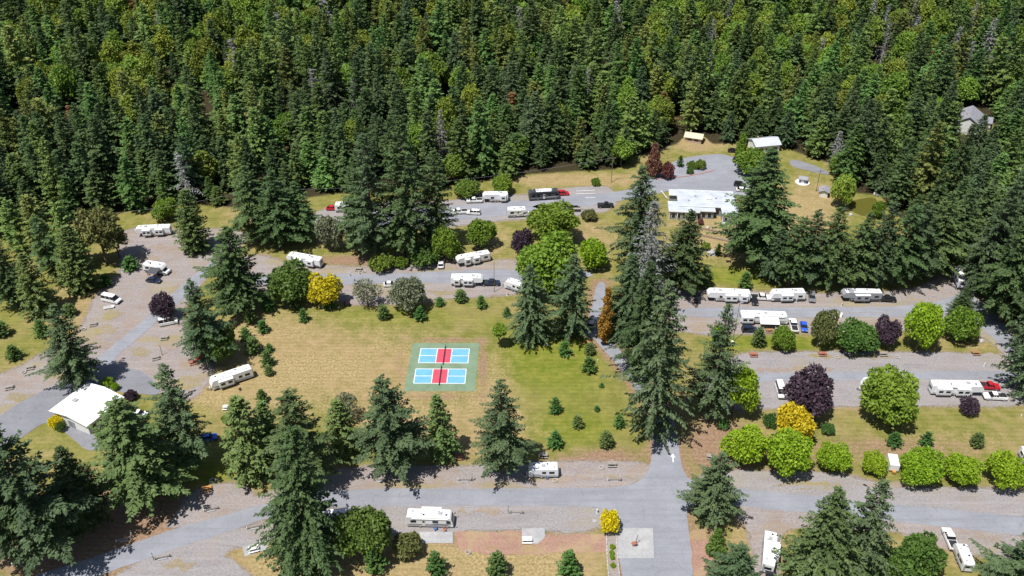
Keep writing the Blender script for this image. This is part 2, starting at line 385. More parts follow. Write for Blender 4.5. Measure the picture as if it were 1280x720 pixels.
HARD = {
 'asphalt_road_south': ([(22,725),(75,710),(160,682),(215,662),(270,647),(300,639),(350,624),(420,611),(640,611),(777,610),(796,603),(806,596),(812,585),(815,565),(816,545),(812,520),(800,495),(775,460),(752,435),(738,418),(736,396),(742,374),(746,352),(758,352),(756,380),(753,400),(758,420),(786,450),(815,484),(836,512),(846,535),(850,570),(854,588),(861,600),(880,606),(927,611),(960,615),(1030,621),(1102,629),(1190,637),(1320,650),(1320,674),(1210,662),(1105,650),(1030,643),(960,637),(922,632),(880,631),(862,634),(858,645),(861,662),(864,690),(868,735),(779,735),(774,700),(771,660),(757,640),(747,633),(640,632),(495,632),(407,634),(360,642),(320,652),(287,665),(220,685),(160,707),(110,724),(100,735)], 'asphalt_road', 0.055),
 'asphalt_road_west': [(262,330),(278,312),(292,314),(262,340),(244,360),(197,402),(152,440),(140,452),(160,462),(186,466),(204,496),(176,492),(150,490),(126,486),(110,496),(96,508),(85,520),(96,530),(120,545),(130,560),(110,566),(88,545),(60,528),(50,530),(16,556),(-30,590),(-30,548),(8,512),(60,486),(100,466),(125,446),(160,416),(190,392),(232,352)],
 'asphalt_lane_middle': [(300,346),(360,344),(420,343),(500,342),(570,338),(640,337),(742,338),(742,348),(640,352),(560,354),(500,354),(420,356),(360,356),(306,356)],
 'asphalt_lane_upper': [(420,268),(520,262),(590,256),(700,247),(770,240),(792,236),(806,228),(812,216),(838,204),(858,196),(900,192),(918,196),(930,208),(942,226),(944,246),(920,246),(850,236),(830,240),(806,246),(772,252),(700,262),(640,268),(590,274),(520,278),(440,284)],
 'asphalt_lane_east_row': [(836,384),(1000,385),(1150,383),(1190,372),(1204,362),(1216,370),(1240,392),(1262,418),(1296,446),(1282,462),(1256,438),(1228,410),(1206,392),(1160,396),(1000,397),(836,397)],
 'asphalt_lane_second_row': [(884,469),(1000,466),(1150,464),(1290,464),(1300,474),(1200,474),(1000,476),(884,480)],
 'asphalt_drive_north_east': [(986,202),(992,198),(1032,212),(1040,220),(1020,216),(988,208)],
}
ZONES = [ # x, y, rx, ry, kind, strength
 (470,462,140,62,'dry',0.78),(560,540,130,38,'dry',0.7),(350,430,60,60,'dry',0.5),(500,394,150,20,'grn',0.55),(690,460,95,60,'grn',0.75),
 (690,430,45,22,'grn',0.5),(720,540,90,28,'grn',0.6),(620,500,30,60,'dry',0.4),(760,570,60,14,'drt',0.7),(700,590,90,16,'drt',0.8),
 (470,700,200,26,'dry',1.3),(680,705,90,24,'dry',1.1),(640,675,110,12,'drt',1.0),(360,660,50,30,'dry',0.8),(600,690,150,10,'dry',0.5),
 (60,690,120,40,'drt',1.0),(170,665,110,30,'drt',1.0),(150,640,120,40,'drt',0.8),(255,592,40,22,'grn',0.9),(230,700,60,16,'drt',0.5),(330,710,40,20,'dry',1.0),
 (40,420,90,50,'grn',0.25),(90,400,40,30,'dry',0.6),(60,460,50,14,'dry',0.8),(110,360,30,30,'dry',0.5),(10,400,30,40,'grn',0.2),
 (200,410,30,60,'grv',0.4),(245,440,40,40,'drt',0.6),(230,480,40,20,'dry',0.8),(290,500,60,20,'dry',0.6),(300,440,40,60,'dry',0.5),(150,400,40,30,'dry',0.5),
 (1100,525,180,18,'grn',0.35),(1100,560,190,20,'drt',0.6),(1180,555,120,25,'dry',0.5),(900,560,40,38,'drt',1.1),(890,530,30,22,'dry',0.9),
 (950,428,80,12,'grn',0.9),(1080,432,120,8,'grn',0.5),(1225,430,40,12,'dry',0.6),(1000,590,90,14,'drt',0.4),
 (610,300,40,24,'dry',0.7),(740,300,40,34,'dry',0.7),(760,225,90,10,'dry',0.8),(680,225,60,8,'dry',0.6),
 (950,300,70,40,'dry',0.8),(1010,260,45,45,'dry',0.8),(900,345,70,12,'grn',0.9),(960,340,40,20,'grn',0.5),(870,272,40,16,'dry',0.6),
 (895,300,50,20,'dry',0.7),(880,180,60,14,'dry',0.7),(870,184,40,10,'drt',0.4),(200,276,60,10,'grn',0.3),(310,276,40,10,'dry',0.7),(430,305,40,20,'grn',0.3),(440,326,60,8,'drt',0.9),(540,324,60,7,'drt',0.9),
 (960,660,40,30,'dry',0.9),(890,690,22,40,'drt',0.9),(930,690,20,40,'dry',0.8),(1180,680,30,20,'dry',0.8),(740,370,14,30,'drt',0.6),(855,500,20,40,'drt',0.5),
 (1190,330,30,20,'drt',0.6),(1170,362,30,8,'dry',0.8),(300,150,26,12,'dry',1.2),(255,150,20,10,'dry',1.0),(870,175,16,10,'dry',1.2),
]
ZONES += [(604,458,8,36,'drt',.8),(556,425,52,5,'drt',.7),(550,496,60,7,'drt',.6),(500,458,8,36,'drt',.5)]

def in_poly(pts, X, Y):
    inside = np.zeros(X.shape, bool); n = len(pts)
    for i in range(n):
        x1, y1 = pts[i].x, pts[i].y; x2, y2 = pts[(i+1) % n].x, pts[(i+1) % n].y
        if y1 == y2: continue
        cnd = ((y1 > Y) != (y2 > Y)) & (X < (x2 - x1) * (Y - y1) / (y2 - y1) + x1)
        inside ^= cnd
    return inside
def dist_poly(pts, X, Y):
    d = np.full(X.shape, 1e9); n = len(pts)
    for i in range(n):
        ax, ay = pts[i].x, pts[i].y; bx, by = pts[(i+1) % n].x, pts[(i+1) % n].y
        dx, dy = bx - ax, by - ay; l2 = dx*dx + dy*dy + 1e-9
        t = np.clip(((X - ax)*dx + (Y - ay)*dy) / l2, 0, 1)
        d = np.minimum(d, (X - ax - t*dx)**2 + (Y - ay - t*dy)**2)
    return np.sqrt(d)

# edge of the forest: beyond this line (in photo positions of trunks' feet) trees stand densely
FOREST_LINE = [(-200,300),(0,296),(60,284),(130,268),(190,262),(250,258),(300,262),(350,254),(420,244),(500,240),(560,234),(600,229),(660,220),(720,216),(770,214),(790,198),(826,188),(846,182),(856,177),(880,177),(892,182),(930,181),(944,174),(972,178),(990,190),(1036,206),(1046,226),(1052,242),(1100,246),(1120,270),(1160,300),(1196,326),(1226,356),(1262,398),(1300,436),(1400,540),(1500,640)]
FLX = np.array([q[0] for q in FOREST_LINE], float); FLY = np.array([q[1] for q in FOREST_LINE], float)

def axis(lo, hi, step, far_lo, far_hi):
    a = list(np.arange(lo, hi + 0.01, step)); s = step; x = hi
    while x < far_hi: s *= 1.25; x += s; a.append(x)
    s = step; x = lo; b = []
    while x > far_lo: s *= 1.25; x -= s; b.append(x)
    return np.array(b[::-1] + a)
gx = axis(-215, 215, 1.15, -1800, 1800); gy = axis(95, 350, 1.15, -600, 2600)
XX, YY = np.meshgrid(gx, gy); ZZ = terrain(XX, YY)
nx, ny = len(gx), len(gy)
fl = {k: np.zeros(XX.shape) for k in ('grn', 'dry', 'drt', 'grv', 'wood')}
wv = ZZ - CAM_H; zc = np.maximum(YY * cp - wv * sp, 5.0); PX = 640 + FPX * XX / zc; PY = 360 + FPX * (-YY * sp - wv * cp) / zc
for (x, y, rx, ry, k, s_) in ZONES:
    fl[k] += s_ * np.exp(-(((PX - x) / rx) ** 2 + ((PY - y) / ry) ** 2))
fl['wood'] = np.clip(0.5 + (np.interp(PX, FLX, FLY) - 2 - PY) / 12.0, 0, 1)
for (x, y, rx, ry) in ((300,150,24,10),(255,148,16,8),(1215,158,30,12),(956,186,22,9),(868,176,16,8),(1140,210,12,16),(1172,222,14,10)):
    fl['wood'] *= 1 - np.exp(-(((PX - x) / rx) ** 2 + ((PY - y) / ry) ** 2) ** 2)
core = (XX > -230) & (XX < 230) & (YY > 90) & (YY < 345)
for nm, pts in GRAVEL.items():
    wp = smooth_poly(poly(pts), 1)
    d = np.full(XX.shape, 99.0); d[core] = dist_poly(wp, XX[core], YY[core])
    ins = np.zeros(XX.shape, bool); ins[core] = in_poly(wp, XX[core], YY[core])
    fl['grv'] = np.maximum(fl['grv'], np.where(ins, 1.0, np.clip(0.62 - d / 3.4, 0, 1)))
    fl['drt'] = np.maximum(fl['drt'], np.where(ins, 0, np.clip(0.55 - d / 6.5, 0, 1)))
hw = poly(HARD['asphalt_road_south'][0])
d = np.full(XX.shape, 99.0); d[core] = dist_poly(hw, XX[core], YY[core])
fl['drt'] = np.maximum(fl['drt'], np.clip(0.8 - d / 5.0, 0, 1))
me = bpy.data.meshes.new('ground')
co = np.stack([XX, YY, ZZ - 0.0], -1).reshape(-1, 3)
idx = np.arange(nx * ny).reshape(ny, nx)
q = np.stack([idx[:-1, :-1], idx[:-1, 1:], idx[1:, 1:], idx[1:, :-1]], -1).reshape(-1, 4)
me.vertices.add(len(co)); me.vertices.foreach_set('co', co.ravel())
me.loops.add(q.size); me.loops.foreach_set('vertex_index', q.ravel().astype(np.int32))
me.polygons.add(len(q)); me.polygons.foreach_set('loop_start', (np.arange(len(q)) * 4).astype(np.int32))
me.update(calc_edges=True)
for k, v in fl.items():
    a = me.attributes.new(k, 'FLOAT', 'POINT'); a.data.foreach_set('value', np.clip(v, 0, 1.5).ravel().astype(np.float32))
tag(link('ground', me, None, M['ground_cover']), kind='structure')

seed = 1
for nm, pts in GRAVEL.items():
    seed += 1
    wp = roughen(smooth_poly(poly(pts), 1), 0.9, 0.42, seed)
    base = {'gravel_yard_west': 'gravel_yard', 'gravel_lot_middle': 'gravel_lot', 'gravel_lane_upper': 'gravel_lane'}.get(nm, nm)
    sheet(nm, wp, 0.02 + 0.002 * seed, 'gravel_grey' if nm in ('gravel_lane_upper', 'gravel_lot_second_row', 'gravel_shoulder_south_west', 'gravel_shoulder_south_east') else 'gravel_pink')
for nm, pts in HARD.items():
    mat, z = 'asphalt_road', 0.06
    if isinstance(pts, tuple): pts, mat, z = pts
    if nm == 'asphalt_road_west': mat = 'asphalt_diag'; z = 0.064
    if nm == 'asphalt_drive_north_east': mat = 'asphalt_dark'; z = 0.068
    seed += 1
    sheet(nm, roughen(smooth_poly(poly(pts), 2), 0.9, 0.10, seed), z + 0.001 * (seed % 5), mat)
sheet('asphalt_apron', roughen(smooth_poly(poly([(-30,590),(-30,548),(8,512),(60,486),(100,466),(128,452),(150,458),(186,466),(204,496),(176,492),(150,490),(126,486),(110,496),(96,508),(85,520),(96,530),(120,545),(130,560),(110,566),(88,545),(60,528),(50,530),(16,556)]), 2), 0.9, 0.1, 77), 0.074, 'asphalt_dark')
# dry grass and bare soil patches left between the gravel bays
for k_, (px, py, rx, ry, mt) in enumerate(((133,412,20,6,'g'),(142,392,14,5,'g'),(176,440,12,7,'g'),(240,455,20,9,'s'),(232,478,18,7,'g'),(35,497,26,6,'g'),(70,470,16,4,'g'),(60,500,22,5,'s'),(130,432,12,5,'s'),(180,322,18,5,'s'),(205,310,24,4,'s'),(222,360,10,5,'s'),(215,430,14,8,'s'),(1085,403,60,4,'s'),(880,408,26,5,'s'),(990,462,50,3,'s'),(1060,446,60,2.5,'g'),(520,606,60,3,'s'),(700,598,40,4,'s'),(770,596,20,3,'g'),(450,640,14,4,'s'),(600,640,30,3,'s'),(225,706,26,5,'g'),(1010,607,40,4,'g'),(1110,606,40,3,'s'),(690,258,30,2,'s'),(480,367,20,3,'s'),(560,365,30,3,'g'))):
    pts_ = [P(px + rx * math.cos(a_ * 6.283 / 14) * (0.75 + 0.5 * ((k_ * 7 + a_ * 13) % 11) / 11), py + ry * math.sin(a_ * 6.283 / 14) * (0.75 + 0.5 * ((k_ * 5 + a_ * 17) % 13) / 13)) for a_ in range(14)]
    sheet('dry_grass_patch' if mt == 'g' else 'bare_soil_patch', roughen(smooth_poly(pts_, 1), .5, .75, 300 + k_), 0.05 + .0004 * k_, 'soil_weedy' if mt == 'g' else 'soil_brown')
# reddish soil strip beside the lower pull-ins, concrete pads
def rect_px(pts): return poly(pts)
sheet('red_soil_bed', roughen(poly([(568,664),(652,664),(682,668),(757,668),(760,690),(700,692),(640,694),(575,690)]), 0.8, 0.3, 91), 0.05, 'soil_red')
sheet('brick_dust_bed', roughen(poly([(861,664),(882,660),(888,690),(896,735),(869,735)]), 0.8, 0.15, 92), 0.05, 'soil_red')
for nm, pts, ms in (('concrete_slab', [(524,665),(566,665),(566,679),(528,679)], 'concrete'), ('concrete_slab', [(652,661),(681,660),(681,672),(672,680),(653,679)], 'concrete'),
                ('concrete_slab', [(303,684),(332,676),(336,686),(306,696)], 'concrete'), ('concrete_slab', [(770.5,660),(816,660.5),(817.5,698),(772.5,698)], 'concrete'),
                ('concrete_slab', [(730,413),(740,424),(745,422),(736,412)], 'concrete'), ('concrete_slab', [(880,311),(888,320),(898,320),(892,312)], 'concrete')):
    o = sheet(nm, poly(pts), 0.10, ms)
    me_ = o.data; bm = bmesh.new(); bm.from_mesh(me_)
    bmesh.ops.dissolve_limit(bm, angle_limit=0.01, verts=bm.verts, edges=bm.edges)
    r_ = bmesh.ops.extrude_face_region(bm, geom=list(bm.faces)); 
    bmesh.ops.translate(bm, vec=(0, 0, -0.14), verts=[v for v in r_['geom'] if isinstance(v, bmesh.types.BMVert)])
    bmesh.ops.recalc_face_normals(bm, faces=bm.faces); bm.to_mesh(me_); bm.free()
# road arrow
a0 = P(841.5, 578); a1 = P(841.0, 567); ad = (a1 - a0); al = ad.length; ad.normalize(); an = Vector((-ad.y, ad.x, 0))
sheet('painted_road_arrow', [a0 + an*.16, a0 + an*-.16, a0 + ad*al*.6 - an*.16, a0 + ad*al*.55 - an*.62, a0 + ad*al, a0 + ad*al*.55 + an*.62, a0 + ad*al*.6 + an*.16], 0.085, 'line_white')
# parking lines and painted marks on the upper lane
def strip(name, p, q_, w, z, mat):
    a = P(*p); b = P(*q_); d_ = (b - a).normalized(); n_ = Vector((-d_.y, d_.x, 0)) * w / 2
    return sheet(name, [a + n_, a - n_, b - n_, b + n_], z, mat)
for p, q_ in (((720,239),(744,238)),((720,242.5),(744,242)),((731,247),(744,247)),((826,238),(834,248)),((834,248),(848,248)),((838,244),(846,244))):
    strip('painted_parking_line', p, q_, 0.26, 0.10, 'line_white')
for p, q_ in (((1127,456),(1160,456)),((1127,459.5),(1150,459.5)),((1227,461),(1233,451)),((842,392),(1000,392.5)),((1050,391),(1110,391))):
    strip('pale_wheel_track', p, q_, 0.30, 0.09, 'gravel_grey')
# pond
sheet('pond', smooth_poly(poly([(1060,252),(1074,249),(1092,246),(1098,252),(1092,262),(1086,272),(1072,268),(1062,262)]), 2), 0.06, 'pond_water')

# sports courts: slab, two painted courts, nets
c0 = P(524.6, 444.7); ang = math.radians(-1.4)
slab_pts = poly([(516,429),(599,429),(594,489),(505,489)])
o = sheet('sports_court_slab', slab_pts, 0.045, 'court_green')
A = P(520, 461.2); B = P(582.8, 461.5); C1 = P(517, 479.2); A2 = P(526.2, 435.8); B2 = P(586.8, 436.2); D2 = P(523, 453.6)
for (A_, B_, C_) in ((A2, B2, D2), (A, B, C1)):
    u = (B_ - A_).normalized(); v = (C_ - A_) - u * (C_ - A_).dot(u); v.normalize(); Lx = (B_ - A_).length; Ly = (C_ - A_).length
    v = (C_ - A_).normalized()
    def cpt(s, t): return A_ + u * s + v * t
    def cq(name, s0, s1, t0, t1, z, mat): sheet(name, [cpt(s0, t0), cpt(s1, t0), cpt(s1, t1), cpt(s0, t1)], z, mat)
    k0, k1 = Lx * 0.345, Lx * 0.645
    cq('painted_court_field', 0, k0, 0, Ly, 0.055, 'court_blue'); cq('painted_court_field', k1, Lx, 0, Ly, 0.055, 'court_blue')
    cq('painted_court_kitchen', k0, k1, 0, Ly, 0.055, 'court_red')
    lw = 0.22
    for s0, s1, t0, t1 in ((0, Lx, -lw/2, lw/2), (0, Lx, Ly-lw/2, Ly+lw/2), (-lw/2, lw/2, 0, Ly), (Lx-lw/2, Lx+lw/2, 0, Ly), (k0-lw/2, k0+lw/2, 0, Ly), (k1-lw/2, k1+lw/2, 0, Ly), (0, k0, Ly/2-lw/2, Ly/2+lw/2), (k1, Lx, Ly/2-lw/2, Ly/2+lw/2)):
        seed += 1; cq('painted_court_line', s0, s1, t0, t1, 0.062 + 0.0012 * (seed % 9), 'line_white')
    t = empty('court_net', cpt(Lx/2, Ly/2), math.atan2(v.y, v.x))
    tag(t, 'black net across the %s of the two painted sports courts' % ('far' if A_ is A2 else 'near'), 'net', 'court nets')
    hl = Ly / 2 + 0.9
    nm_ = MB()
    for i in range(9): nm_.box(-hl, hl, -0.008, 0.008, 0.10 + .09*i, 0.115 + .09*i)
    for i in range(int(hl * 2 / .11)): nm_.box(-hl + .11*i, -hl + .11*i + .012, -0.007, 0.007, 0.10, 0.86)
    nm_.build('mesh_panel', 'net_black', t)
    MB().box(-hl, hl, -0.02, 0.02, 0.862, 0.92).build('top_band', 'net_black', t)
    for s_ in (-1, 1): MB().tube((s_*hl, 0, 0.05), (s_*hl, 0, 1.0), 0.05).build('post', 'net_black', t)
# ------------------------------------------------------------------ trees
def qmesh(name, V, mat):
    """V: (n,4,3) leaf quads"""
    V = np.asarray(V, np.float32); n = len(V)
    me = bpy.data.meshes.new(name)
    me.vertices.add(n * 4); me.vertices.foreach_set('co', V.reshape(-1))
    me.loops.add(n * 4); me.loops.foreach_set('vertex_index', np.arange(n * 4, dtype=np.int32))
    me.polygons.add(n); me.polygons.foreach_set('loop_start', (np.arange(n) * 4).astype(np.int32))
    me.update(calc_edges=True); me.materials.append(M[mat]); return me

def spray_quads(b, d, l, w, nrm):
    d = d / (np.linalg.norm(d, axis=1, keepdims=True) + 1e-9)
    s = np.cross(d, nrm); s /= (np.linalg.norm(s, axis=1, keepdims=True) + 1e-9)
    up = np.cross(s, d)
    l = l[:, None]; w = w[:, None]
    m_ = b + d * l * 0.45 + up * l * 0.05
    tip = b + d * l - up * l * 0.06
    return np.stack([b, m_ + s * w, tip, m_ - s * w], 1)

def conifer(name, mat, seed, H=25, R=4.4, z0=1.2, gap=0.85, nb=6, droop=0.30, rise=0.12, twig=0.55, hang=0.35, irr=0.22, pw=0.85, bark='bark', width=0.30, dens=0.34, belly=0.16, fan=0.34):
    """whorls of drooping branches, each a flat fan of twigs carrying needle sprays"""
    r = np.random.RandomState(seed)
    b_, d_, l_, w_, n_ = [], [], [], [], []
    lean = r.normal(0, 0.01, 2); limbs = MB(); Z = np.array([0, 0, 1.0])
    z = z0; side_bias = r.rand() * 6.28
    def put(p, d, l, w, n): b_.append(p); d_.append(d); l_.append(l); w_.append(w); n_.append(n)
    while z < H - 0.25:
        t = (z - z0) / (H - z0)
        prof = (1 - t) ** pw * min(1.0, 0.55 + 0.45 * t / belly)
        L0 = max(twig * .7, R * prof)
        k = max(3, int(round(nb * (0.6 + 0.4 * (1 - t)))))
        a0 = r.rand() * 6.28
        for i in range(k):
            a = a0 + 6.283 * (i + r.uniform(-.3, .3)) / k
            L = L0 * max(0.35, 1 + r.normal(0, irr)) * (1 + 0.12 * math.cos(a - side_bias))
            u = np.array([math.cos(a), math.sin(a), 0.0]); s = np.array([-u[1], u[0], 0.0])
            zb = z + r.uniform(-.45, .45) * gap
            rr = rise + 0.35 * t + r.normal(0, 0.06); dr = droop * (1 - 0.5 * t) * (1 + r.normal(0, 0.25))
            base = np.array([lean[0] * zb, lean[1] * zb, zb])
            if L > 3 * twig:
                e = base + u * L * 0.8 + Z * (rr * L * .8 - dr * L * .64)
                limbs.tube(base, base * .5 + e * .5 + Z * 0.04 * L, 0.06, 0.04, 3, False)
            n = max(3, int(L / dens)); tl0 = fan * L * r.uniform(.75, 1.2); roll = r.normal(0, .18)
            for j in range(n):
                q = (j + 0.3 + r.rand() * 0.5) / n
                if q < 0.14 and L > 2 * twig: continue
                p = base + u * q * L + Z * (rr * q * L - dr * q * q * L)
                tl = max(twig * .6, tl0 * (1.05 - q) * min(1.0, .35 + q * 1.6)) * r.uniform(.75, 1.2)
                slope = rr - 2 * dr * q
                for sg in (-1, 1):
                    td = u * 0.72 + s * sg * 0.7 + Z * (slope * .7 - r.uniform(0.02, .30) + roll * sg)
                    td = td / np.linalg.norm(td); m_ = max(1, int(round(tl / (twig * .62))))
                    for i2 in range(m_):
                        f = i2 / m_; ll = twig * r.uniform(.75, 1.25)
                        put(p + td * tl * f - Z * .10 * f * tl, td + r.normal(0, .22, 3) - Z * .12 * f, ll, ll * width * r.uniform(.75, 1.3), Z + r.normal(0, .38, 3))
                if r.rand() < hang:
                    ll = twig * r.uniform(.9, 1.7)
                    put(p, u * 0.35 - Z * 0.85 + s * r.uniform(-.4, .4), ll, ll * width * .8, u + r.normal(0, .3, 3))
            p = base + u * L * .94 + Z * (rr * L * .94 - dr * .88 * L)
            put(p, u + Z * (rr - 1.8 * dr), twig, twig * width, Z + r.normal(0, .2, 3))
        z += gap * (0.75 + 0.5 * r.rand()) * (1 - 0.45 * t)
    for i in range(8):
        a = r.rand() * 6.28
        put(np.array([lean[0] * H, lean[1] * H, H - 1.6 * twig]), np.array([math.cos(a) * .25, math.sin(a) * .25, 1]), 1.6 * twig * r.uniform(.6, 1), .25 * twig, np.array([math.sin(a), -math.cos(a), 0.2]))
    V = spray_quads(np.array(b_), np.array(d_), np.array(l_), np.array(w_), np.array(n_))
    cm = qmesh(name + '_crown', V, mat)
    limbs.tube((0, 0, -0.4), (lean[0] * H * .5, lean[1] * H * .5, H * .5), H * 0.013, H * 0.008, 8)
    limbs.tube((lean[0] * H * .5, lean[1] * H * .5, H * .5), (lean[0] * H, lean[1] * H, H - .5), H * 0.008, 0.03, 6)
    tm = bpy.data.meshes.new(name + '_trunk'); tm.from_pydata(limbs.v, [], limbs.f); tm.update(); tm.materials.append(M[bark])
    rad = np.hypot(V[:, 2, 0], V[:, 2, 1])
    return dict(crown=cm, trunk=tm, H=H, R=float(np.percentile(rad, 95)))

def broadleaf(name, mat, seed, R=4.0, H=7.5, n=4200, lobes=20, leaf=0.30, squash=0.9, shape='round', bark='bark', fill=0.25, lob=(0.20, 0.36), low=-0.55, zf=0.54):
    """leaf clumps spread through uneven lobes round forked limbs"""
    r = np.random.RandomState(seed); zc = H * zf; rz = H * (1 - zf)
    cs, rs = [], []
    wob = [r.uniform(.70, 1.15) for _ in range(5)]
    for i in range(lobes):
        if shape == 'column':
            f = (i + .5) / lobes; zz = H * (0.08 + 0.84 * f); k = R * min(1, (1.02 - f) * 1.6) * min(1, .55 + f * 2); a = i * 2.4
            q = k * .5; cs.append((q * math.cos(a), q * math.sin(a), zz)); rs.append(max(.3 * R, k * r.uniform(.42, .62)))
        else:
            el = low + (0.97 - low) * (i + .5) / lobes; a = 2.399963 * i + r.uniform(-.3, .3)
            q = r.uniform(.58, .80) * wob[int((a % 6.283) / 1.2567) % 5]; ch = math.sqrt(max(0, 1 - el * el))
            cs.append((R * q * math.cos(a) * ch, R * q * math.sin(a) * ch, zc + rz * q * el)); rs.append(R * r.uniform(*lob))
    if shape != 'column': cs.append((0, 0, zc)); rs.append(R * 0.52)
    cs = np.array(cs); rs = np.array(rs)
    wgt = rs ** 2; N_ = n * 3; pick = r.choice(len(rs), N_, p=wgt / wgt.sum())
    dv = r.normal(0, 1, (N_, 3)); dv[:, 2] = dv[:, 2] * 0.9 + 0.25; dv /= np.linalg.norm(dv, axis=1, keepdims=True)
    rad = rs[pick] * np.where(r.rand(N_) < fill, r.uniform(.35, .85, N_), r.uniform(.82, 1.12, N_))
    pts = cs[pick] + dv * rad[:, None] * np.array([1, 1, squash])
    deep = np.zeros(N_, bool)
    for c_, q_ in zip(cs, rs):
        deep |= np.linalg.norm((pts - c_) / np.array([1, 1, squash]), axis=1) < q_ * 0.74
    keep = (~deep | (r.rand(N_) < 0.10)) & (pts[:, 2] > 0.1)
    pts = pts[keep][:n]; dv = dv[keep][:n]; m_ = len(pts)
    nrm = dv * 0.8 + r.normal(0, .55, (m_, 3)) + np.array([0, 0, .35])
    d = r.normal(0, 1, (m_, 3)) + dv * .7 - np.array([0, 0, .4])
    l = leaf * r.uniform(.45, 1.75, m_)
    V = spray_quads(pts, d, l * 1.5, l * .5, nrm)
    cm = qmesh(name + '_crown', V, mat)
    t = MB(); th = H * 0.34; tr = max(0.05, R * 0.055)
    t.tube((0, 0, -0.3), (0, 0, th), tr * 1.15, tr * .85, 8)
    for i in range(0, len(cs), max(1, len(cs) // 9)):
        c_ = Vector(cs[i]); mid = Vector((c_.x * .35, c_.y * .35, th + (c_.z - th) * .45))
        t.tube((0, 0, th * .85), mid, tr * .6, tr * .4, 5, False); t.tube(mid, c_ + Vector((0, 0, rs[i] * .3)), tr * .4, tr * .12, 5, False)
    tm = bpy.data.meshes.new(name + '_trunk'); tm.from_pydata(t.v, [], t.f); tm.update(); tm.materials.append(M[bark])
    rad = np.hypot(V[:, 2, 0], V[:, 2, 1])
    return dict(crown=cm, trunk=tm, H=float(np.percentile(V[:, 2, 2], 99.5)), R=float(np.percentile(rad, 94.5)))

PR = {}
PR['firA'] = conifer('fir', 'fir_dark', 1, 26, 4.6, 3.6, .80, 8, .34, .14, .42, .5, .24, .78, fan=.40, dens=.23, width=.27)
PR['firC'] = conifer('fir', 'fir_blue', 3, 25, 5.0, 3.6, .80, 8, .40, .12, .42, .5, .25, .78, fan=.40, dens=.23, width=.27)
PR['firE'] = conifer('fir', 'fir_mixed', 5, 25, 4.5, 3.6, .80, 8, .36, .12, .42, .5, .24, .78, fan=.40, dens=.23, width=.27)
PR['weep'] = conifer('fir', 'fir_blue', 7, 26, 5.2, 1.4, .76, 8, .58, .22, .44, 1.0, .20, .78, width=.24, fan=.28, dens=.22)
PR['weepG'] = conifer('fir', 'fir_dark', 17, 26, 5.2, 1.4, .76, 8, .54, .22, .44, .9, .22, .76, width=.25, fan=.30, dens=.22)
PR['firA2'] = conifer('fir', 'fir_dark', 71, 25, 4.8, 4.6, .92, 7, .42, .18, .42, .5, .27, .70, fan=.42, dens=.22, width=.27, belly=.2)
PR['firC2'] = conifer('fir', 'fir_blue', 73, 26, 4.6, 3.0, .95, 7, .30, .20, .42, .5, .26, .72, fan=.42, dens=.22, width=.27, belly=.18)
PR['weep2'] = conifer('fir', 'fir_blue', 77, 25, 5.0, 2.0, .84, 7, .66, .26, .44, 1.0, .20, .74, width=.24, fan=.26, dens=.22, belly=.3)
PR['farA'] = conifer('fir', 'fir_dark', 21, 26, 4.6, 2.2, .85, 8, .34, .14, .62, .45, .26, .78, fan=.40, dens=.34)
PR['firB'] = conifer('fir', 'fir_dark', 2, 26, 4.4, 3.2, 1.0, 7, .28, .18, .76, .30, .30, .66, fan=.42, dens=.42)
PR['farC'] = conifer('fir', 'fir_blue', 23, 25, 5.0, 2.0, .85, 8, .40, .12, .62, .45, .27, .74, fan=.40, dens=.34)
PR['firD'] = conifer('fir', 'fir_olive', 4, 22, 4.8, 2.6, .95, 8, .30, .24, .76, .4, .32, .60, fan=.46, dens=.42)
PR['farE'] = conifer('fir', 'fir_green', 25, 25, 4.5, 2.2, .85, 8, .36, .12, .66, .45, .24, .78, fan=.40, dens=.36)
PR['firF'] = conifer('fir', 'fir_green', 6, 24, 4.4, 2.4, .95, 8, .28, .20, .76, .4, .28, .66, fan=.44, dens=.42)
PR['cedar'] = conifer('cedar', 'cedar', 8, 16, 4.2, 0.3, .62, 8, .30, .22, .50, .5, .14, .80, dens=.32)
PR['cone'] = conifer('cedar', 'cedar', 9, 16, 3.6, 0.2, .50, 9, .25, .40, .45, .4, .08, .62, dens=.30)
PR['grey'] = conifer('fir', 'fir_grey', 10, 24, 4.6, 2.0, 1.0, 6, .50, .14, .62, .6, .25, .85, bark='bark_grey', width=.15, dens=.5)
PR['snag'] = conifer('snag', 'fir_grey', 12, 24, 2.6, 5.0, 1.1, 4, .30, .10, .6, .3, .45, .70, bark='bark_grey', width=.13, dens=.7)
PR['rust'] = conifer('fir', 'fir_rust', 13, 20, 3.4, 2.0, .9, 6, .34, .16, .58, .35, .3, .75)
PR['youngA'] = conifer('young_conifer', 'young_green', 14, 4.0, 1.25, 0.12, .26, 7, .18, .45, .24, .3, .16, .70, dens=.15, width=.36)
PR['youngB'] = conifer('young_conifer', 'young_green', 15, 4.0, 1.45, 0.10, .28, 7, .22, .40, .25, .3, .20, .78, dens=.16, width=.36)
PR['youngC'] = conifer('young_conifer', 'cedar', 16, 4.0, 1.5, 0.06, .24, 8, .15, .50, .24, .4, .12, .50, dens=.15, width=.36)
for i in range(4): PR['dec%d' % i] = broadleaf('broadleaf', 'leaf_green', 30 + i, 4.0, 7.6, 5200, 15 + 2 * i, .30, lob=(.22, .44), fill=.35)
for i in range(4, 7): PR['dec%d' % i] = broadleaf('broadleaf', 'leaf_lime', 30 + i, 4.0, 7.4, 7000, 10 + i, .24, lob=(.24, .48), fill=.4)
for i in range(3): PR['big%d' % i] = broadleaf('broadleaf', 'leaf_mid', 40 + i, 6.0, 11.5, 8500, 20 + 3 * i, .36, lob=(.18, .38), fill=.35)
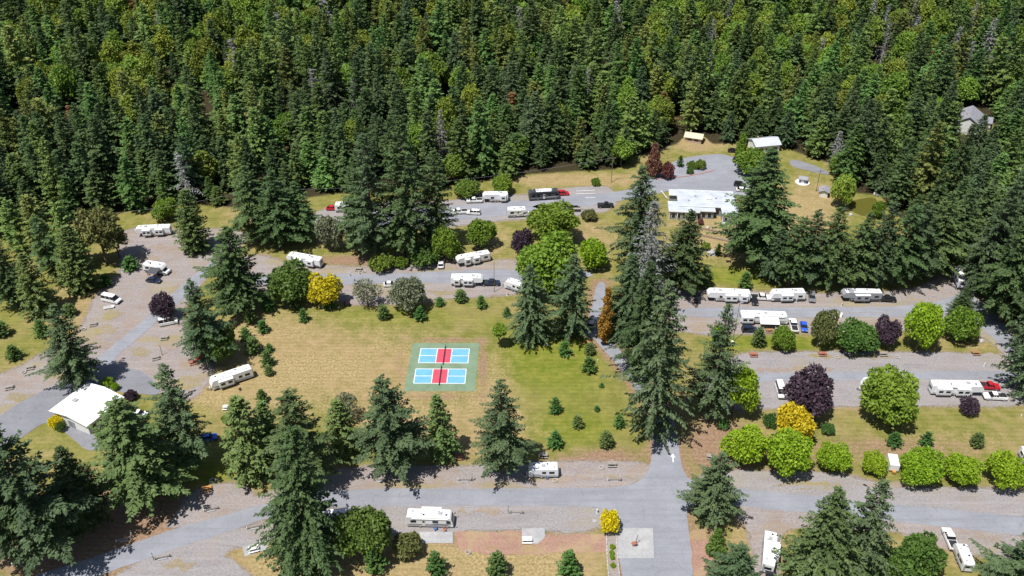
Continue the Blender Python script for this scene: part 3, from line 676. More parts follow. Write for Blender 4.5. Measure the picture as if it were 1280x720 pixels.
for i in range(3): PR['wood%d' % i] = broadleaf('broadleaf', 'leaf_wood', 50 + i, 4.5, 15.0, 5000, 22, .40, squash=1.2)
PR['shrub0'] = broadleaf('shrub', 'leaf_olive', 60, 2.0, 2.9, 2600, 16, .19, fill=.4)
PR['shrub1'] = broadleaf('shrub', 'leaf_green', 61, 2.0, 2.7, 3000, 16, .17, fill=.4)
PR['sparse0'] = broadleaf('broadleaf', 'leaf_sage', 62, 3.6, 7.5, 1500, 18, .24, fill=.6)
PR['pine0'] = broadleaf('pine', 'fir_olive', 63, 4.6, 13.0, 3600, 26, .34, squash=.6, fill=.5, lob=(.16, .28))
PR['pine1'] = broadleaf('pine', 'leaf_olive', 64, 4.6, 12.0, 3200, 24, .34, squash=.6, fill=.5, lob=(.16, .28))
PR['stem'] = broadleaf('broadleaf', 'leaf_mid', 67, 2.0, 7.0, 3000, 16, .24, zf=.74, low=-.8)
PR['column'] = broadleaf('column_tree', 'leaf_orange', 65, 2.2, 14.0, 6000, 16, .28, shape='column')
PR['columnB'] = broadleaf('column_tree', 'leaf_green', 66, 2.4, 8.0, 3600, 12, .26, shape='column')
CROWN_OF = {}

def tree(name, proto, loc, h, w=None, label='', cat='tree', group=None, mat=None, rz=None, trunk=True):
    pr = PR[proto]; o = empty(name, loc, RNG.uniform(0, 6.28) if rz is None else rz)
    sz = h / pr['H']; sx = sz if w is None else w / (2 * pr['R'])
    o.scale = (sx * RNG.uniform(.94, 1.06), sx * RNG.uniform(.94, 1.06), sz)
    if h > 9: o.rotation_euler = (RNG.gauss(0, .022), RNG.gauss(0, .022), o.rotation_euler.z)
    tag(o, label, cat, group)
    c = link('crown', pr['crown'], o)
    if mat:
        c.material_slots[0].link = 'OBJECT'; c.material_slots[0].material = M[mat]
    else: CROWN_OF.setdefault(proto, c)
    if trunk: link('trunk', pr['trunk'], o)
    return o

def tpx(name, proto, bx, by, ty, wpx, label, mat=None, group=None, cat='tree'):
    """tree with its foot at a photo position, its top at height line ty and a crown wpx wide there"""
    p = G(bx, by); h = max(0.6, height_to(p, ty))
    s = FPX / (p.y * cp - (p.z + h * .4 - CAM_H) * sp)
    return tree(name, proto, p, h, wpx / s, label, cat, group, mat)

def round_px(name, proto, cx, cy, rx, ry, label, mat=None, group=None, cat='tree', lift=0.5):
    """round crown seen centred at (cx,cy) with half sizes rx, ry"""
    z = 3.0
    for _ in range(5):
        p = P(cx, cy, z); s = FPX / (p.y * cp - (p.z - CAM_H) * sp)
        R = rx / s
        el = math.atan2(CAM_H - z, math.hypot(p.x, p.y)); ryw = ry / s
        # half height from the visible half extent of an upright ellipsoid
        k = (ryw ** 2 - (R * math.sin(el)) ** 2) / max(1e-3, math.cos(el) ** 2)
        hz = math.sqrt(max(k, (0.62 * R) ** 2)); z = hz * 1.14
    base = Vector((p.x, p.y, 0.0)); h = hz * 2.15
    return tree(name, proto, base, h, 2 * R * 1.0, label, cat, group, mat)

# --- big conifers in and around the park: foot x, foot y, top y, crown width (photo), proto
for proto, bx, by, ty, w, lab in (
 ('firC', 72,694,518, 112,'large dark conifer in the lower left corner beside the road'),
 ('firA', 114,660,558, 74,'shorter dark conifer right of the lower left corner one'),
 ('firA', 20,700,516, 100,'dark conifer cut by the left edge in the lower left corner'),
 ('firE', 188,628,500, 104,'broad dark green conifer standing in front of the white roofed hall'),
 ('firC', 240,584,456, 74,'grey green conifer right of the white roofed hall'),
 ('firC', 105,484,384, 66,'grey green conifer behind the white roofed hall, shading the asphalt'),
 ('firC', 262,452,346, 62,'tall grey conifer beside the purple leaved tree near the diagonal road'),
 ('firE', 302,389,282, 70,'wide dark conifer at the left end of the central lawn'),
 ('cone', 245,313,238, 42,'dense cone shaped evergreen at the end of the upper left gravel yard'),
 ('cone', 101,362,284, 46,'dense cone shaped evergreen on the left lawn'),
 ('cedar', 50,394,318, 46,'dense dark evergreen left of the cone shaped one on the left lawn'),
 ('firA', 22,384,296, 46,'dark conifer at the left edge above the left lawn'),
 ('firA', 72,352,268, 40,'dark slim conifer among the olive pines at left'),
 ('firA', 352,308,214, 62,'dark fir above the white trailer left of centre'),
 ('firE', 322,302,206, 56,'dark fir left of its twin above the middle gravel lot'),
 ('firA', 382,300,226, 50,'short dark fir beside the small open lawn of the middle lot'),
 ('firC', 470,326,166, 62,'leftmost tall fir in the dark clump at the centre of the middle lot'),
 ('firA', 512,326,150, 66,'tallest fir in the dark clump at the centre of the middle lot'),
 ('firE', 548,312,186, 50,'right hand fir in the dark clump at the centre of the middle lot'),
 ('firA', 448,316,196, 54,'outer left fir behind the dark clump of the middle lot'),
 ('firC', 497,584,466, 84,'broad conifer below the sports courts, left of the light green one'),
 ('cedar', 553,572,492, 46,'light green slender conifer right below the sports courts'),
 ('firC', 629,591,474, 68,'conifer at the lower edge of the lawn beside the small white trailer'),
 ('cedar', 428,566,500, 48,'light green slender conifer left of the broad conifers below the lawn'),
 ('firA', 384,606,486, 76,'dark conifer behind the huge one beside the lower road'),
 ('cedar', 316,592,492, 70,'bright green dense conifer left of the lower road conifers'),
 ('cedar', 342,570,500, 46,'smaller bright green conifer touching the dense one at lower left'),
 ('weepG', 388,706,536, 104,'huge drooping conifer standing over the lower road'),
 ('weep', 795,346,206, 76,'tall conifer at the back of the central clump'),
 ('firA', 846,364,262, 58,'dark conifer right of the grey dying conifer'),
 ('grey', 806,382,250, 72,'grey dying conifer in the central clump'),
 ('weepG', 802,466,322, 66,'middle conifer of the central clump with drooping branches'),
 ('weep', 814,548,352, 86,'largest drooping conifer at the front of the central clump'),
 ('weep', 782,420,318, 56,'narrow conifer behind the orange columnar tree'),
 ('firC', 884,526,384, 64,'blue green conifer right of the central clump'),
 ('weep', 663,424,330, 54,'drooping conifer left of its pair on the upper edge of the lawn'),
 ('weep', 712,422,318, 62,'darker drooping conifer right of its pair on the upper edge of the lawn'),
 ('firA', 943,326,186, 90,'large dark conifer right of the flat roofed clubhouse'),
 ('firC', 884,652,566, 66,'lone conifer at the crossroads of the lower road'),
 ('weepG', 1012,742,612, 100,'large conifer at the bottom beside the upright parked trailer'),
 ('weep', 1066,726,602, 74,'blue green conifer at the bottom, right of the large one'),
 ('firC', 1262,762,652, 90,'conifer in the lower right corner beside the white pickup'),
 ('firC', 912,754,684, 70,'top of a conifer at the bottom edge left of the upright trailer'),
 ('firA', 1198,398,360, 30,'small grey green conifer behind the round green tree at right'),
 ):
    NTH = globals().get('NTH', 0) + 1; proto = {'firA': 'firA2', 'firC': 'firC2', 'weep': 'weep2'}.get(proto, proto) if NTH % 2 else proto
    tpx('conifer_tree', proto, bx, by, ty, w * 1.02, lab, group='large conifers of the park', mat='fir_ash' if proto == 'grey' else None)
# the dense row behind the eastern trailers
row = [(962,352,284,44),(984,358,272,52),(1008,356,262,56),(1034,358,258,56),(1060,356,262,54),(1086,358,256,58),(1112,356,252,56),(1138,352,250,58),(1162,346,240,56),(1180,336,236,54)]
orda = ['first','second','third','fourth','fifth','sixth','seventh','eighth','ninth','tenth','eleventh','twelfth','thirteenth','fourteenth','fifteenth','sixteenth']
for i, (bx, by, ty, w) in enumerate(row):
    tpx('conifer_tree', ['firC','firA2','firC2','firE','firA'][i % 5], bx, by, ty, w, '%s conifer from the left in the dense row behind the eastern trailers' % orda[i], group='conifer row behind the eastern trailers')
for i, (bx, by, ty, w) in enumerate([(1216,366,226,66),(1248,402,250,70),(1284,446,270,76),(1240,352,190,60),(1280,392,200,66),(1290,496,300,84)]):
    tpx('conifer_tree', ['firC','firA','weep'][i % 3], bx, by, ty, w, ['conifer over the shaded trailer at the right edge','conifer beside the diagonal road at the right edge','lowest conifer on the right edge above the diagonal road','conifer behind the shaded trailer at right','conifer at the right edge behind the roadside ones','conifer at the right edge shading the end of the second trailer row'][i], group='conifers on the right edge')

# --- broad crowns
for proto, cx, cy, rx, ry, mat, name, lab in (
 ('dec0',359,356,27,27,'leaf_green','broadleaf_tree','round dark green tree on the upper left edge of the central lawn'),
 ('dec1',408,364,21,21,'leaf_yellow','broadleaf_tree','round yellow tree on the upper edge of the central lawn'),
 ('sparse0',458,365,18,18,'leaf_sage','broadleaf_tree','thin greyish tree between the yellow tree and the small parked car'),
 ('dec2',509,367,22,22,'leaf_sage','broadleaf_tree','grey green rounded tree beside the small white car of the middle lot'),
 ('big0',690,281,33,27,'leaf_mid','broadleaf_tree','bright green tree below the upper lane, in front of the bus sized motorhome'),
 ('big1',686,334,39,36,'leaf_mid','broadleaf_tree','largest bright green tree behind the drooping conifers'),
 ('dec0',652,304,15,20,'leaf_purple','broadleaf_tree','dark purple tree beside the bright green trees of the middle lot'),
 ('dec3',742,316,19,19,'leaf_lime','broadleaf_tree','small lime green tree left of the central conifer clump'),
 ('dec1',599,291,19,18,'leaf_mid','broadleaf_tree','green bushy tree on the lawn between the two lanes'),
 ('dec2',556,304,17,20,'leaf_mid','broadleaf_tree','bright green tree at the right foot of the dark fir clump'),
 ('dec0',505,299,19,22,'leaf_wood','broadleaf_tree','olive green tree in front of the dark fir clump'),
 ('shrub1',532,319,19,13,'leaf_green','shrub','long green shrub at the foot of the dark fir clump'),
 ('shrub1',478,327,16,8,'leaf_wood','shrub','low green shrub under the left fir of the dark clump'),
 ('shrub1',500,328,10,7,'leaf_mid','shrub','small low shrub between the shrubs under the dark fir clump'),
 ('dec3',410,290,17,22,'leaf_sage','broadleaf_tree','pale green tree in front of the red soil patch by the upper lane'),
 ('dec3',205,384,15,16,'leaf_purple','broadleaf_tree','purple tree hiding a white van beside the diagonal road'),
 ('dec1',270,430,23,25,'leaf_green','broadleaf_tree','dense green tree above the tilted white trailer'),
 ('dec4',920,489,26,31,'leaf_lime','broadleaf_tree','lime green tree beside the blue green conifer'),
 ('dec4',932,559,26,26,'leaf_lime','broadleaf_tree','leftmost lime green tree of the roadside row'),
 ('dec5',987,564,30,31,'leaf_lime','broadleaf_tree','lime green tree in front of the golden one in the roadside row'),
 ('dec6',1043,573,20,19,'leaf_lime','broadleaf_tree','third lime green tree of the roadside row from the left'),
 ('dec3',1095,580,15,15,'leaf_lime','broadleaf_tree','smallest lime green tree of the roadside row, beside the white box'),
 ('dec5',1150,585,26,24,'leaf_lime','broadleaf_tree','lime green tree just right of the white box in the roadside row'),
 ('dec4',1203,589,21,20,'leaf_lime','broadleaf_tree','second lime green tree from the right end of the roadside row'),
 ('dec6',1257,589,24,23,'leaf_lime','broadleaf_tree','rightmost lime green tree of the roadside row'),
 ('dec3',990,527,24,26,'leaf_golden','broadleaf_tree','golden yellow tree behind the lime green row'),
 ('dec0',1010,495,30,32,'leaf_purple','broadleaf_tree','large dark purple tree in front of the second trailer row'),
 ('big0',1115,498,38,35,'leaf_mid','broadleaf_tree','large yellow green tree hiding a trailer in the second row'),
 ('dec5',1155,406,24,31,'leaf_lime','broadleaf_tree','yellow green tree on the grass strip between the eastern rows'),
 ('dec2',1202,406,20,22,'leaf_mid','broadleaf_tree','round green tree at the right end of the grass strip'),
 ('dec3',1073,421,25,21,'leaf_green','broadleaf_tree','round dense green bush on the grass strip between the eastern rows'),
 ('dec1',1110,417,17,19,'leaf_purple','broadleaf_tree','purple tree between the round bush and the yellow green tree'),
 ('dec2',1213,508,12,11,'leaf_purple','broadleaf_tree','small purple tree below the fifth wheel trailer with the red truck'),
 ('shrub1',762,653,14,15,'leaf_bright_yellow','shrub','bright yellow shrub at the corner of the concrete square'),
 ('shrub0',511,680,17,17,'leaf_olive','shrub','olive rounded shrub beside the concrete slab of the white motorhome'),
 ('big1',457,668,35,36,'leaf_green','broadleaf_tree','large green tree left of the white motorhome on the lower road'),
 ('columnB',819,199,10,20,'leaf_red','broadleaf_tree','tall reddish brown tree left of the clubhouse car park'),
 ('shrub1',833,213,9,10,'leaf_red','shrub','round rust brown shrub beside the reddish tree'),
 ('dec2',942,203,23,17,'leaf_mid','broadleaf_tree','bright green tree above the large dark conifer by the clubhouse'),
 ('columnB',927,182,8,16,'leaf_mid','broadleaf_tree','narrow green tree left of the white roofed house'),
 ('dec0',1150,693,30,32,'leaf_green','broadleaf_tree','green tree at the bottom right beside the white pickup'),
 ('dec3',1112,706,22,24,'leaf_green','broadleaf_tree','green tree partly behind the bottom right conifer'),
 ('columnB',896,677,11,17,'leaf_green','shrub','upright green shrub below the lone crossroads conifer'),
 ('dec1',1027,410,15,24,'leaf_olive','broadleaf_tree','ragged olive tree right of the blue car'),
 ('dec2',980,423,14,15,'leaf_mid','broadleaf_tree','small yellow green tree below the trailer with awnings'),
 ('shrub0',899,417,10,14,'leaf_lime','broadleaf_tree','small bright tree just right of the blue green conifer'),
 ('shrub1',68,527,9,8,'leaf_bright_yellow','shrub','yellow shrub at the left corner of the white roofed hall'),
 ('shrub1',76,533,6,6,'leaf_green','shrub','low green shrub beside the yellow one at the white roofed hall'),
 ('shrub1',134,477,8,6,'leaf_lime','shrub','lime shrub at the back of the white roofed hall'),
 ('shrub1',144,483,5,5,'leaf_lime','shrub','smaller lime shrub at the back of the white roofed hall'),
 ('shrub0',163,493,8,7,'leaf_purple','shrub','dark shrub at the right corner of the white roofed hall'),
 ('shrub0',162,512,9,8,'leaf_olive','shrub','olive shrub under the right eave of the white roofed hall'),
 ('shrub1',905,530,8,6,'young_green','shrub','low round dark green bush below the lime tree'),
 ('shrub1',1036,536,9,8,'young_green','shrub','dark green bush on the lawn right of the golden tree'),
 ('shrub1',434,379,4,4,'leaf_purple','shrub','tiny dark bush right of the yellow tree'),
 ('shrub1',962,525,9,9,'young_green','shrub','dark green bush left of the golden tree'),
 ('shrub1',864,206,6,5,'leaf_wood','shrub','low rounded shrub on the car park island'),
 ('shrub1',876,205,8,5,'leaf_wood','shrub','wide low shrub on the car park island'),
 ('shrub1',863,213,5,4,'leaf_green','shrub','clipped round shrub at the front of the car park island'),
 ('shrub1',744,227,6,5,'leaf_mid','shrub','small round bush on the dry verge of the upper lane'),
 ('shrub0',736,268,10,5,'leaf_olive','shrub','low scrubby bush below the small utility trailer'),
 ('shrub0',882,307,6,5,'leaf_wood','shrub','small bush on the slope below the clubhouse'),
 ('shrub0',876,277,4,4,'leaf_red','shrub','red leaved bush in front of the clubhouse'),
 ('dec2',583,236,16,10,'leaf_wood','broadleaf_tree','yellowish green tree behind the white pickup on the upper lane'),
 ('dec3',628,231,14,12,'leaf_mid','broadleaf_tree','green tree behind the trailer on the upper lane'),
 ('dec1',1055,238,16,20,'leaf_wood','broadleaf_tree','green tree between the small shed and the pond'),
 ('shrub0',1098,262,8,10,'leaf_mid','shrub','yellow green bush at the right bank of the pond'),
 ('dec2',1050,204,13,14,'leaf_mid','broadleaf_tree','yellow green tree by the north eastern drive'),
 ('shrub0',285,523,9,6,'leaf_wood','shrub','low green shrub left of the bright green conifers'),
 ('sparse0',432,507,15,19,'leaf_sage','broadleaf_tree','thin nearly leafless tree on the dry side of the lawn'),
 ('shrub1',453,552,8,7,'leaf_mid','shrub','green bush between the light green conifer and the broad one'),
 ('shrub0',925,705,13,10,'leaf_sage','shrub','greyish shrub at the bottom edge left of the upright trailer'),
 ('dec3',205,262,16,14,'leaf_mid','broadleaf_tree','bright green tree at the forest edge above the upper left trailer'),
 ('shrub1',345,272,18,7,'leaf_wood','shrub','green scrub at the forest edge left of the red car'),
 ):
    round_px(name, proto, cx, cy, rx, ry, lab, mat, 'broad crowned trees and shrubs of the park', 'shrub' if name == 'shrub' else 'tree')
for i, (bx, by, ty, w, pr_) in enumerate([(100,334,252,44,'firD'),(134,330,262,46,'pine1'),(60,322,244,44,'firD'),(150,322,284,32,'pine1'),(32,312,250,40,'firD')]):
    tpx('pine_tree', pr_, bx, by, ty, w, ['olive pine in the middle of the loose pine group at left','brownish pine right of the middle of the loose pine group','olive pine left of the middle of the loose pine group','small brownish pine at the right end of the loose pine group','pine at the left end of the loose pine group'][i], group='loose pines at left')
tpx('columnar_tree', 'column', 754, 430, 360, 19, 'orange leaved columnar tree beside the central conifer clump')
tpx('small_tree', 'stem', 624, 434, 406, 20, 'small bright green tree with a bare stem right of the sports courts', 'leaf_mid')

# --- young conifers dotted over the lawns
YOUNG = {
 'along the upper edge of the central lawn': [(336,388,372,15),(370,385,374,11),(412,385,372,13),(380,401,387,11),(480,398,383,12),(526,400,384,12),(550,382,373,10),(576,377,365,12),(602,385,371,10),(634,396,385,9)],
 'down the left side of the central lawn': [(315,403,388,13),(330,415,402,12),(308,425,411,13),(317,440,423,16),(337,440,431,8),(335,457,440,14),(337,469,459,9),(329,502,488,11)],
 'on the right half of the central lawn': [(705,444,428,13),(737,443,431,11),(736,465,448,14),(694,516,498,13),(721,534,521,11),(773,534,520,11),(694,558,540,15),(757,558,541,13),(746,514,509,6),(752,484,480,5)],
 'on straw coloured grass below the lower road': [(394,722,702,20),(471,714,685,22),(545,717,692,19),(622,718,693,20),(711,720,690,22)],
 'on the left lawn': [(18,449,434,15),(54,419,401,16),(89,394,382,13),(134,358,345,12),(163,337,322,16),(4,420,404,14)],
 'on the lawn behind the roadside lime trees': [(1116,556,542,14),(1156,556,541,13),(1220,558,544,13)],
 'on the grass around the clubhouse slope': [(880,358,334,17),(931,360,340,18),(897,318,304,9),(947,432,410,17),(850,208,194,9)],
}
for where, lst in YOUNG.items():
    for i, (bx, by, ty, w) in enumerate(lst):
        tpx('young_conifer', ['youngA','youngB','youngC'][(i * 7 + len(lst)) % 3], bx, by, ty - (0 if 'slope' in where else 1.5), w * (1.1 if 'slope' in where else 1.38), '%s young conifer from the left %s' % (orda[sorted(range(len(lst)), key=lambda k: lst[k][0]).index(i)], where), group='young conifers ' + where)

# --- forest: individual trees along its front, the rest one mass
fr = random.Random(5); cand = []
CLEAR = [(1214,166,36,30),(956,192,26,16),(868,178,15,9),(300,150,18,9),(252,150,12,7),(880,104,7,9),(1140,206,10,16),(1172,226,12,10),(258,118,8,8),(30,95,10,10)]
sp_ = 7.4; yy = 205.0
while yy < 620:
    xx = -460.0
    while xx < 460:
        X = xx + fr.uniform(-.46, .46) * sp_; Y = yy + fr.uniform(-.46, .46) * sp_
        xx += sp_
        z = float(terrain(X, Y)); px, py = proj(X, Y, z)
        if px < -90 or px > 1370 or py < -45: continue
        lim = np.interp(px, FLX, FLY)
        if py > lim: continue
        if any(((px - a) / c_) ** 2 + ((py - b) / d_) ** 2 < 1 for a, b, c_, d_ in CLEAR): continue
        nz = math.sin(X * .021 + 1.3) * math.sin(Y * .027 + .4) + .5 * math.sin(X * .06 + Y * .05)
        if fr.random() < 0.07 + 0.07 * (nz > .5): continue
        cand.append((X, Y, z, px, py, nz))
    yy += sp_
def pick(px, py, nz, depth):
    r = fr.random()
    # yellower towards the top middle and right, darker at the left and along the front
    ol = 0.09 + 0.24 * max(0, min(1, (190 - py) / 150)) + 0.1 * nz
    if r < 0.014 + 0.10 * (1070 < px < 1200 and py < 125): return ('grey' if fr.random() < .7 else 'snag'), 'grey'
    if 0.5 < r < 0.507: return 'rust', 'conifer'
    ol += .10 * (nz > .62)
    if fr.random() < ol: return fr.choice(['wood0', 'wood1', 'wood2']), 'broad'
    if fr.random() < 0.14 + 0.25 * max(0, min(1, (150 - py) / 130)): return 'firD', 'conifer'
    return fr.choice(['farA', 'firB', 'farC', 'farE', 'firF', 'farE', 'firF'] if py < 170 else ['farA', 'farA', 'farC', 'firB', 'farE', 'firF']), 'conifer'
cand.sort(key=lambda q: math.hypot(q[0], q[1]))
quota = {'conifer': 300, 'broad': 110, 'grey': 24}; used = {'conifer': 0, 'broad': 0, 'grey': 0}; far = []
FL = {'conifer': 'conifer in the front ranks of the dense forest', 'broad': 'leafy tree among the conifers in the front of the forest', 'grey': 'dead conifer standing in the front of the forest'}
LOOK = {'farA': 'dark green', 'farC': 'grey green', 'farE': 'fresh green', 'firA': 'dark green', 'firB': 'thin dark', 'firC': 'grey green', 'firD': 'olive green', 'firE': 'fresh green', 'firF': 'narrow green', 'rust': 'rust brown', 'wood0': 'rounded', 'wood1': 'yellowish', 'wood2': 'uneven', 'grey': 'grey twiggy', 'snag': 'bare grey'}
for X, Y, z, px, py, nz in cand:
    pr_, kd = pick(px, py, nz, 0)
    h = {'conifer': (10 + 19 * fr.random() ** .9) * (1.0 + .16 * math.sin(X * .045 + 2) * math.sin(Y * .05)), 'broad': fr.uniform(12, 20), 'grey': fr.uniform(18, 27)}[kd]
    if pr_ == 'rust': h *= .7
    lim = np.interp(px, FLX, FLY)
    if py > lim - 9: h *= fr.uniform(.55, .95)
    wd = {'conifer': fr.uniform(7.5, 13.0), 'broad': fr.uniform(7.5, 11), 'grey': fr.uniform(6, 10)}[kd]
    if used[kd] < quota[kd]:
        used[kd] += 1
        tree({'conifer': 'forest_conifer', 'broad': 'forest_broadleaf', 'grey': 'dead_conifer'}[kd], pr_, (X, Y, z), h, wd * (h / 25) ** .5 if kd == 'conifer' else wd, (LOOK.get(pr_, '') + ' ' + FL[kd] + ('' if 420 < px < 860 else ' on the left' if px <= 420 else ' on the right')).strip(), 'tree', {'conifer': 'front forest conifers', 'broad': 'front forest broadleaf trees', 'grey': 'front forest dead conifers'}[kd])
    else:
        sx = (wd * (h / 25) ** .5 if kd == 'conifer' else wd) / (2 * PR[pr_]['R'])
        far.append(((X, Y, z), fr.uniform(0, 6.28), (sx, sx, h / PR[pr_]['H']), pr_))
keys = sorted({q[3] for q in far if q[3] in CROWN_OF})
far = [q for q in far if q[3] in keys]
me = bpy.data.meshes.new('distant_forest'); me.from_pydata([q[0] for q in far], [], []); me.update()
a = me.attributes.new('variant', 'INT', 'POINT'); a.data.foreach_set('value', [keys.index(q[3]) for q in far])
a = me.attributes.new('turn', 'FLOAT_VECTOR', 'POINT'); a.data.foreach_set('vector', [c_ for q in far for c_ in (0.0, 0.0, q[1])])
a = me.attributes.new('size', 'FLOAT_VECTOR', 'POINT'); a.data.foreach_set('vector', [c_ for q in far for c_ in q[2]])
fo = link('distant_forest', me); tag(fo, 'dense mixed forest of conifers and broad leaved trees filling the hillside', 'forest', kind='stuff')
ng = bpy.data.node_groups.new('forest_scatter', 'GeometryNodeTree')
ng.interface.new_socket('Geometry', in_out='INPUT', socket_type='NodeSocketGeometry'); ng.interface.new_socket('Geometry', in_out='OUTPUT', socket_type='NodeSocketGeometry')
gi = ng.nodes.new('NodeGroupInput'); go = ng.nodes.new('NodeGroupOutput'); jn = ng.nodes.new('GeometryNodeJoinGeometry')
def named(n, t):
    q_ = ng.nodes.new('GeometryNodeInputNamedAttribute'); q_.data_type = t; q_.inputs['Name'].default_value = n; return q_.outputs['Attribute']
na = named('variant', 'INT'); nr = named('turn', 'FLOAT_VECTOR'); ns = named('size', 'FLOAT_VECTOR')
e2r = ng.nodes.new('FunctionNodeEulerToRotation'); ng.links.new(nr, e2r.inputs[0])
for i, k in enumerate(keys):
    oi = ng.nodes.new('GeometryNodeObjectInfo'); oi.transform_space = 'ORIGINAL'; oi.inputs['Object'].default_value = CROWN_OF[k]
    cm = ng.nodes.new('FunctionNodeCompare'); cm.data_type = 'INT'; cm.operation = 'EQUAL'
    ins_ = [s for s in cm.inputs if s.type == 'INT']; ng.links.new(na, ins_[0]); ins_[1].default_value = i
    ip = ng.nodes.new('GeometryNodeInstanceOnPoints')
    ng.links.new(gi.outputs[0], ip.inputs['Points']); ng.links.new(cm.outputs['Result'], ip.inputs['Selection'])
    oi.inputs['As Instance'].default_value = True
    ng.links.new(oi.outputs['Geometry'], ip.inputs['Instance']); ng.links.new(e2r.outputs[0], ip.inputs['Rotation']); ng.links.new(ns, ip.inputs['Scale'])
    ng.links.new(ip.outputs[0], jn.inputs[0])
ng.links.new(jn.outputs[0], go.inputs[0])
md = fo.modifiers.new('scatter', 'NODES'); md.node_group = ng
print('forest individuals', used, 'mass', len(far))
# ------------------------------------------------------------------ buildings
def windows_on(parent, wall, x0, x1, n, z0, z1, y, face, name='window', glass='glass_dark'):
    """n framed windows along a wall lying at y (local), facing -y or +y"""
    w = (x1 - x0) / n
    for i in range(n):
        a = x0 + w * (i + .14); b = x0 + w * (i + .86); s = face
        f = MB().box(a, b, min(y, y + s*.06), max(y, y + s*.06), z0, z1).build(name, 'plastic_white', parent)
        MB().box(a + .09, b - .09, min(y + s*.062, y + s*.09), max(y + s*.062, y + s*.09), z0 + .09, z1 - .09).build('pane', glass, f)

# white roofed hall, lower left
hc = [P(56,517,3.7), P(104,481,3.7), P(160,492,3.7), P(112,529,3.7)]
ctr = sum(hc, Vector()) / 4; u = ((hc[1] - hc[0]) + (hc[2] - hc[3])); lu = u.length / 2; v = ((hc[3] - hc[0]) + (hc[2] - hc[1])); lv = v.length / 2
t = empty('hall', (ctr.x, ctr.y, 0), math.atan2(u.y, u.x))
tag(t, 'low hall with a blazing white metal roof among conifers at lower left', 'building')
hx, hy = lu / 2, lv / 2
MB().box(-hx + .7, hx - .7, -hy + .7, hy - .7, -.2, 3.35).build('wall', 'wall_white', t)
for s in (-1, 1):   # two roof slopes of standing seam sheets with ribs
    zr, ze = 4.45, 3.55
    r_ = MB().add([(-hx, s*hy, ze), (hx, s*hy, ze), (hx, s*.015, zr), (-hx, s*.015, zr), (-hx, s*hy, ze-.16), (hx, s*hy, ze-.16), (hx, s*.015, zr-.16), (-hx, s*.015, zr-.16)],
        [(0,1,2,3),(7,6,5,4),(0,4,5,1),(1,5,6,2),(2,6,7,3),(3,7,4,0)]).build('roof', 'roof_metal_white', t)
    k = 11
    for i in range(k + 1):
        x = -hx + .05 + (2*hx - .1) * i / k
        MB().add([(x-.04, s*hy, ze+.005), (x+.04, s*hy, ze+.005), (x+.04, s*.06, zr+.003), (x-.04, s*.06, zr+.003), (x-.02, s*hy, ze+.09), (x+.02, s*hy, ze+.09), (x+.02, s*.06, zr+.08), (x-.02, s*.06, zr+.08)],
            [(0,1,5,4),(2,3,7,6),(0,4,7,3),(1,2,6,5),(4,5,6,7)]).build('roof_seam', 'roof_metal_white', r_)
MB().box(-hx - .03, hx + .03, -.16, .16, 4.44, 4.53).build('roof_ridge', 'roof_metal_white', t)
MB().box(-1.2, -.2, hy*.35, hy*.55, 3.9, 4.5).build('roof_vent', 'plastic_grey', t, .04)
for s in (-1, 1): windows_on(t, None, -hx + 1.5, hx - 1.5, 5, 1.1, 2.3, s * (hy - .7), s)
MB().box(-hx + .58, -hx + .70, -.9, .1, .0, 2.2).build('door', 'wall_grey', t); MB().box(-hx + .58, -hx + .70, .25, 1.25, .0, 2.2).build('door', 'wall_grey', t)
MB().box(-hx + .54, -hx + .58, -.25, -.1, 1.0, 1.15).build('door_handle', 'steel', t)

# clubhouse with stepped flat roofs
pc = P(879, 252, 3.4); t = empty('clubhouse', (pc.x, pc.y, 0), math.radians(-5.0))
tag(t, 'long clubhouse with stepped flat white roofs and grey walls beside the car park', 'building')
def wing(x0, x1, y0, y1, h, ov=.5):
    MB().box(x0, x1, y0, y1, -.2, h).build('wall', 'wall_grey', t)
    r_ = MB().box(x0 - ov, x1 + ov, y0 - ov, y1 + ov, h + .005, h + .26).build('roof', 'roof_membrane', t, .03)
    for a in ((x0-ov, x1+ov, y0-ov-.03, y0-ov+.12), (x0-ov, x1+ov, y1+ov-.12, y1+ov+.03)):
        MB().box(*a, h + .02, h + .36).build('roof_edge', 'roof_metal_white', r_)
    return r_
wing(-8.4, 10.6, -3.6, 7.2, 3.4); wing(-11.8, -2.2, -7.2, -1.2, 3.05); wing(-1.6, 3.2, -6.0, -3.0, 3.0); wing(6.0, 11.4, -8.2, -3.0, 3.15, .35); wing(-11.0, -8.2, 4.6, 7.6, 3.0)
for a in ((-2.5, 3.0), (4.5, 2.0), (-5.0, -.4), (8.0, 4.0)): MB().box(a[0]-.3, a[0]+.3, a[1]-.3, a[1]+.3, 3.64, 4.15).build('roof_vent', 'plastic_grey', t, .04)
MB().box(1.0, 2.9, .6, 1.9, 3.64, 4.4).build('roof_air_conditioner', 'rv_white', t, .05)
MB().box(-.5, 3.6, -1.3, -1.1, 3.63, 3.80).build('roof_parapet', 'roof_metal_white', t)
windows_on(t, None, -11.4, -6.0, 3, .6, 2.5, -7.2, -1); windows_on(t, None, -5.2, -2.6, 2, .6, 2.5, -7.2, -1)
windows_on(t, None, -1.2, 2.8, 2, .5, 2.4, -6.0, -1); windows_on(t, None, 3.4, 5.8, 1, .5, 2.5, -3.6, -1); windows_on(t, None, 6.3, 11.1, 3, .7, 2.6, -8.2, -1)
windows_on(t, None, -7, 10, 6, .9, 2.4, 7.2, 1)
for x in (-11.9, -9.2, -6.4, -3.4): MB().box(x-.12, x+.12, -7.55, -7.3, 0, 3.04).build('post', 'wall_white', t)
for x in (6.0, 8.6, 11.3): MB().box(x-.12, x+.12, -8.5, -8.26, 0, 3.14).build('post', 'wall_white', t)
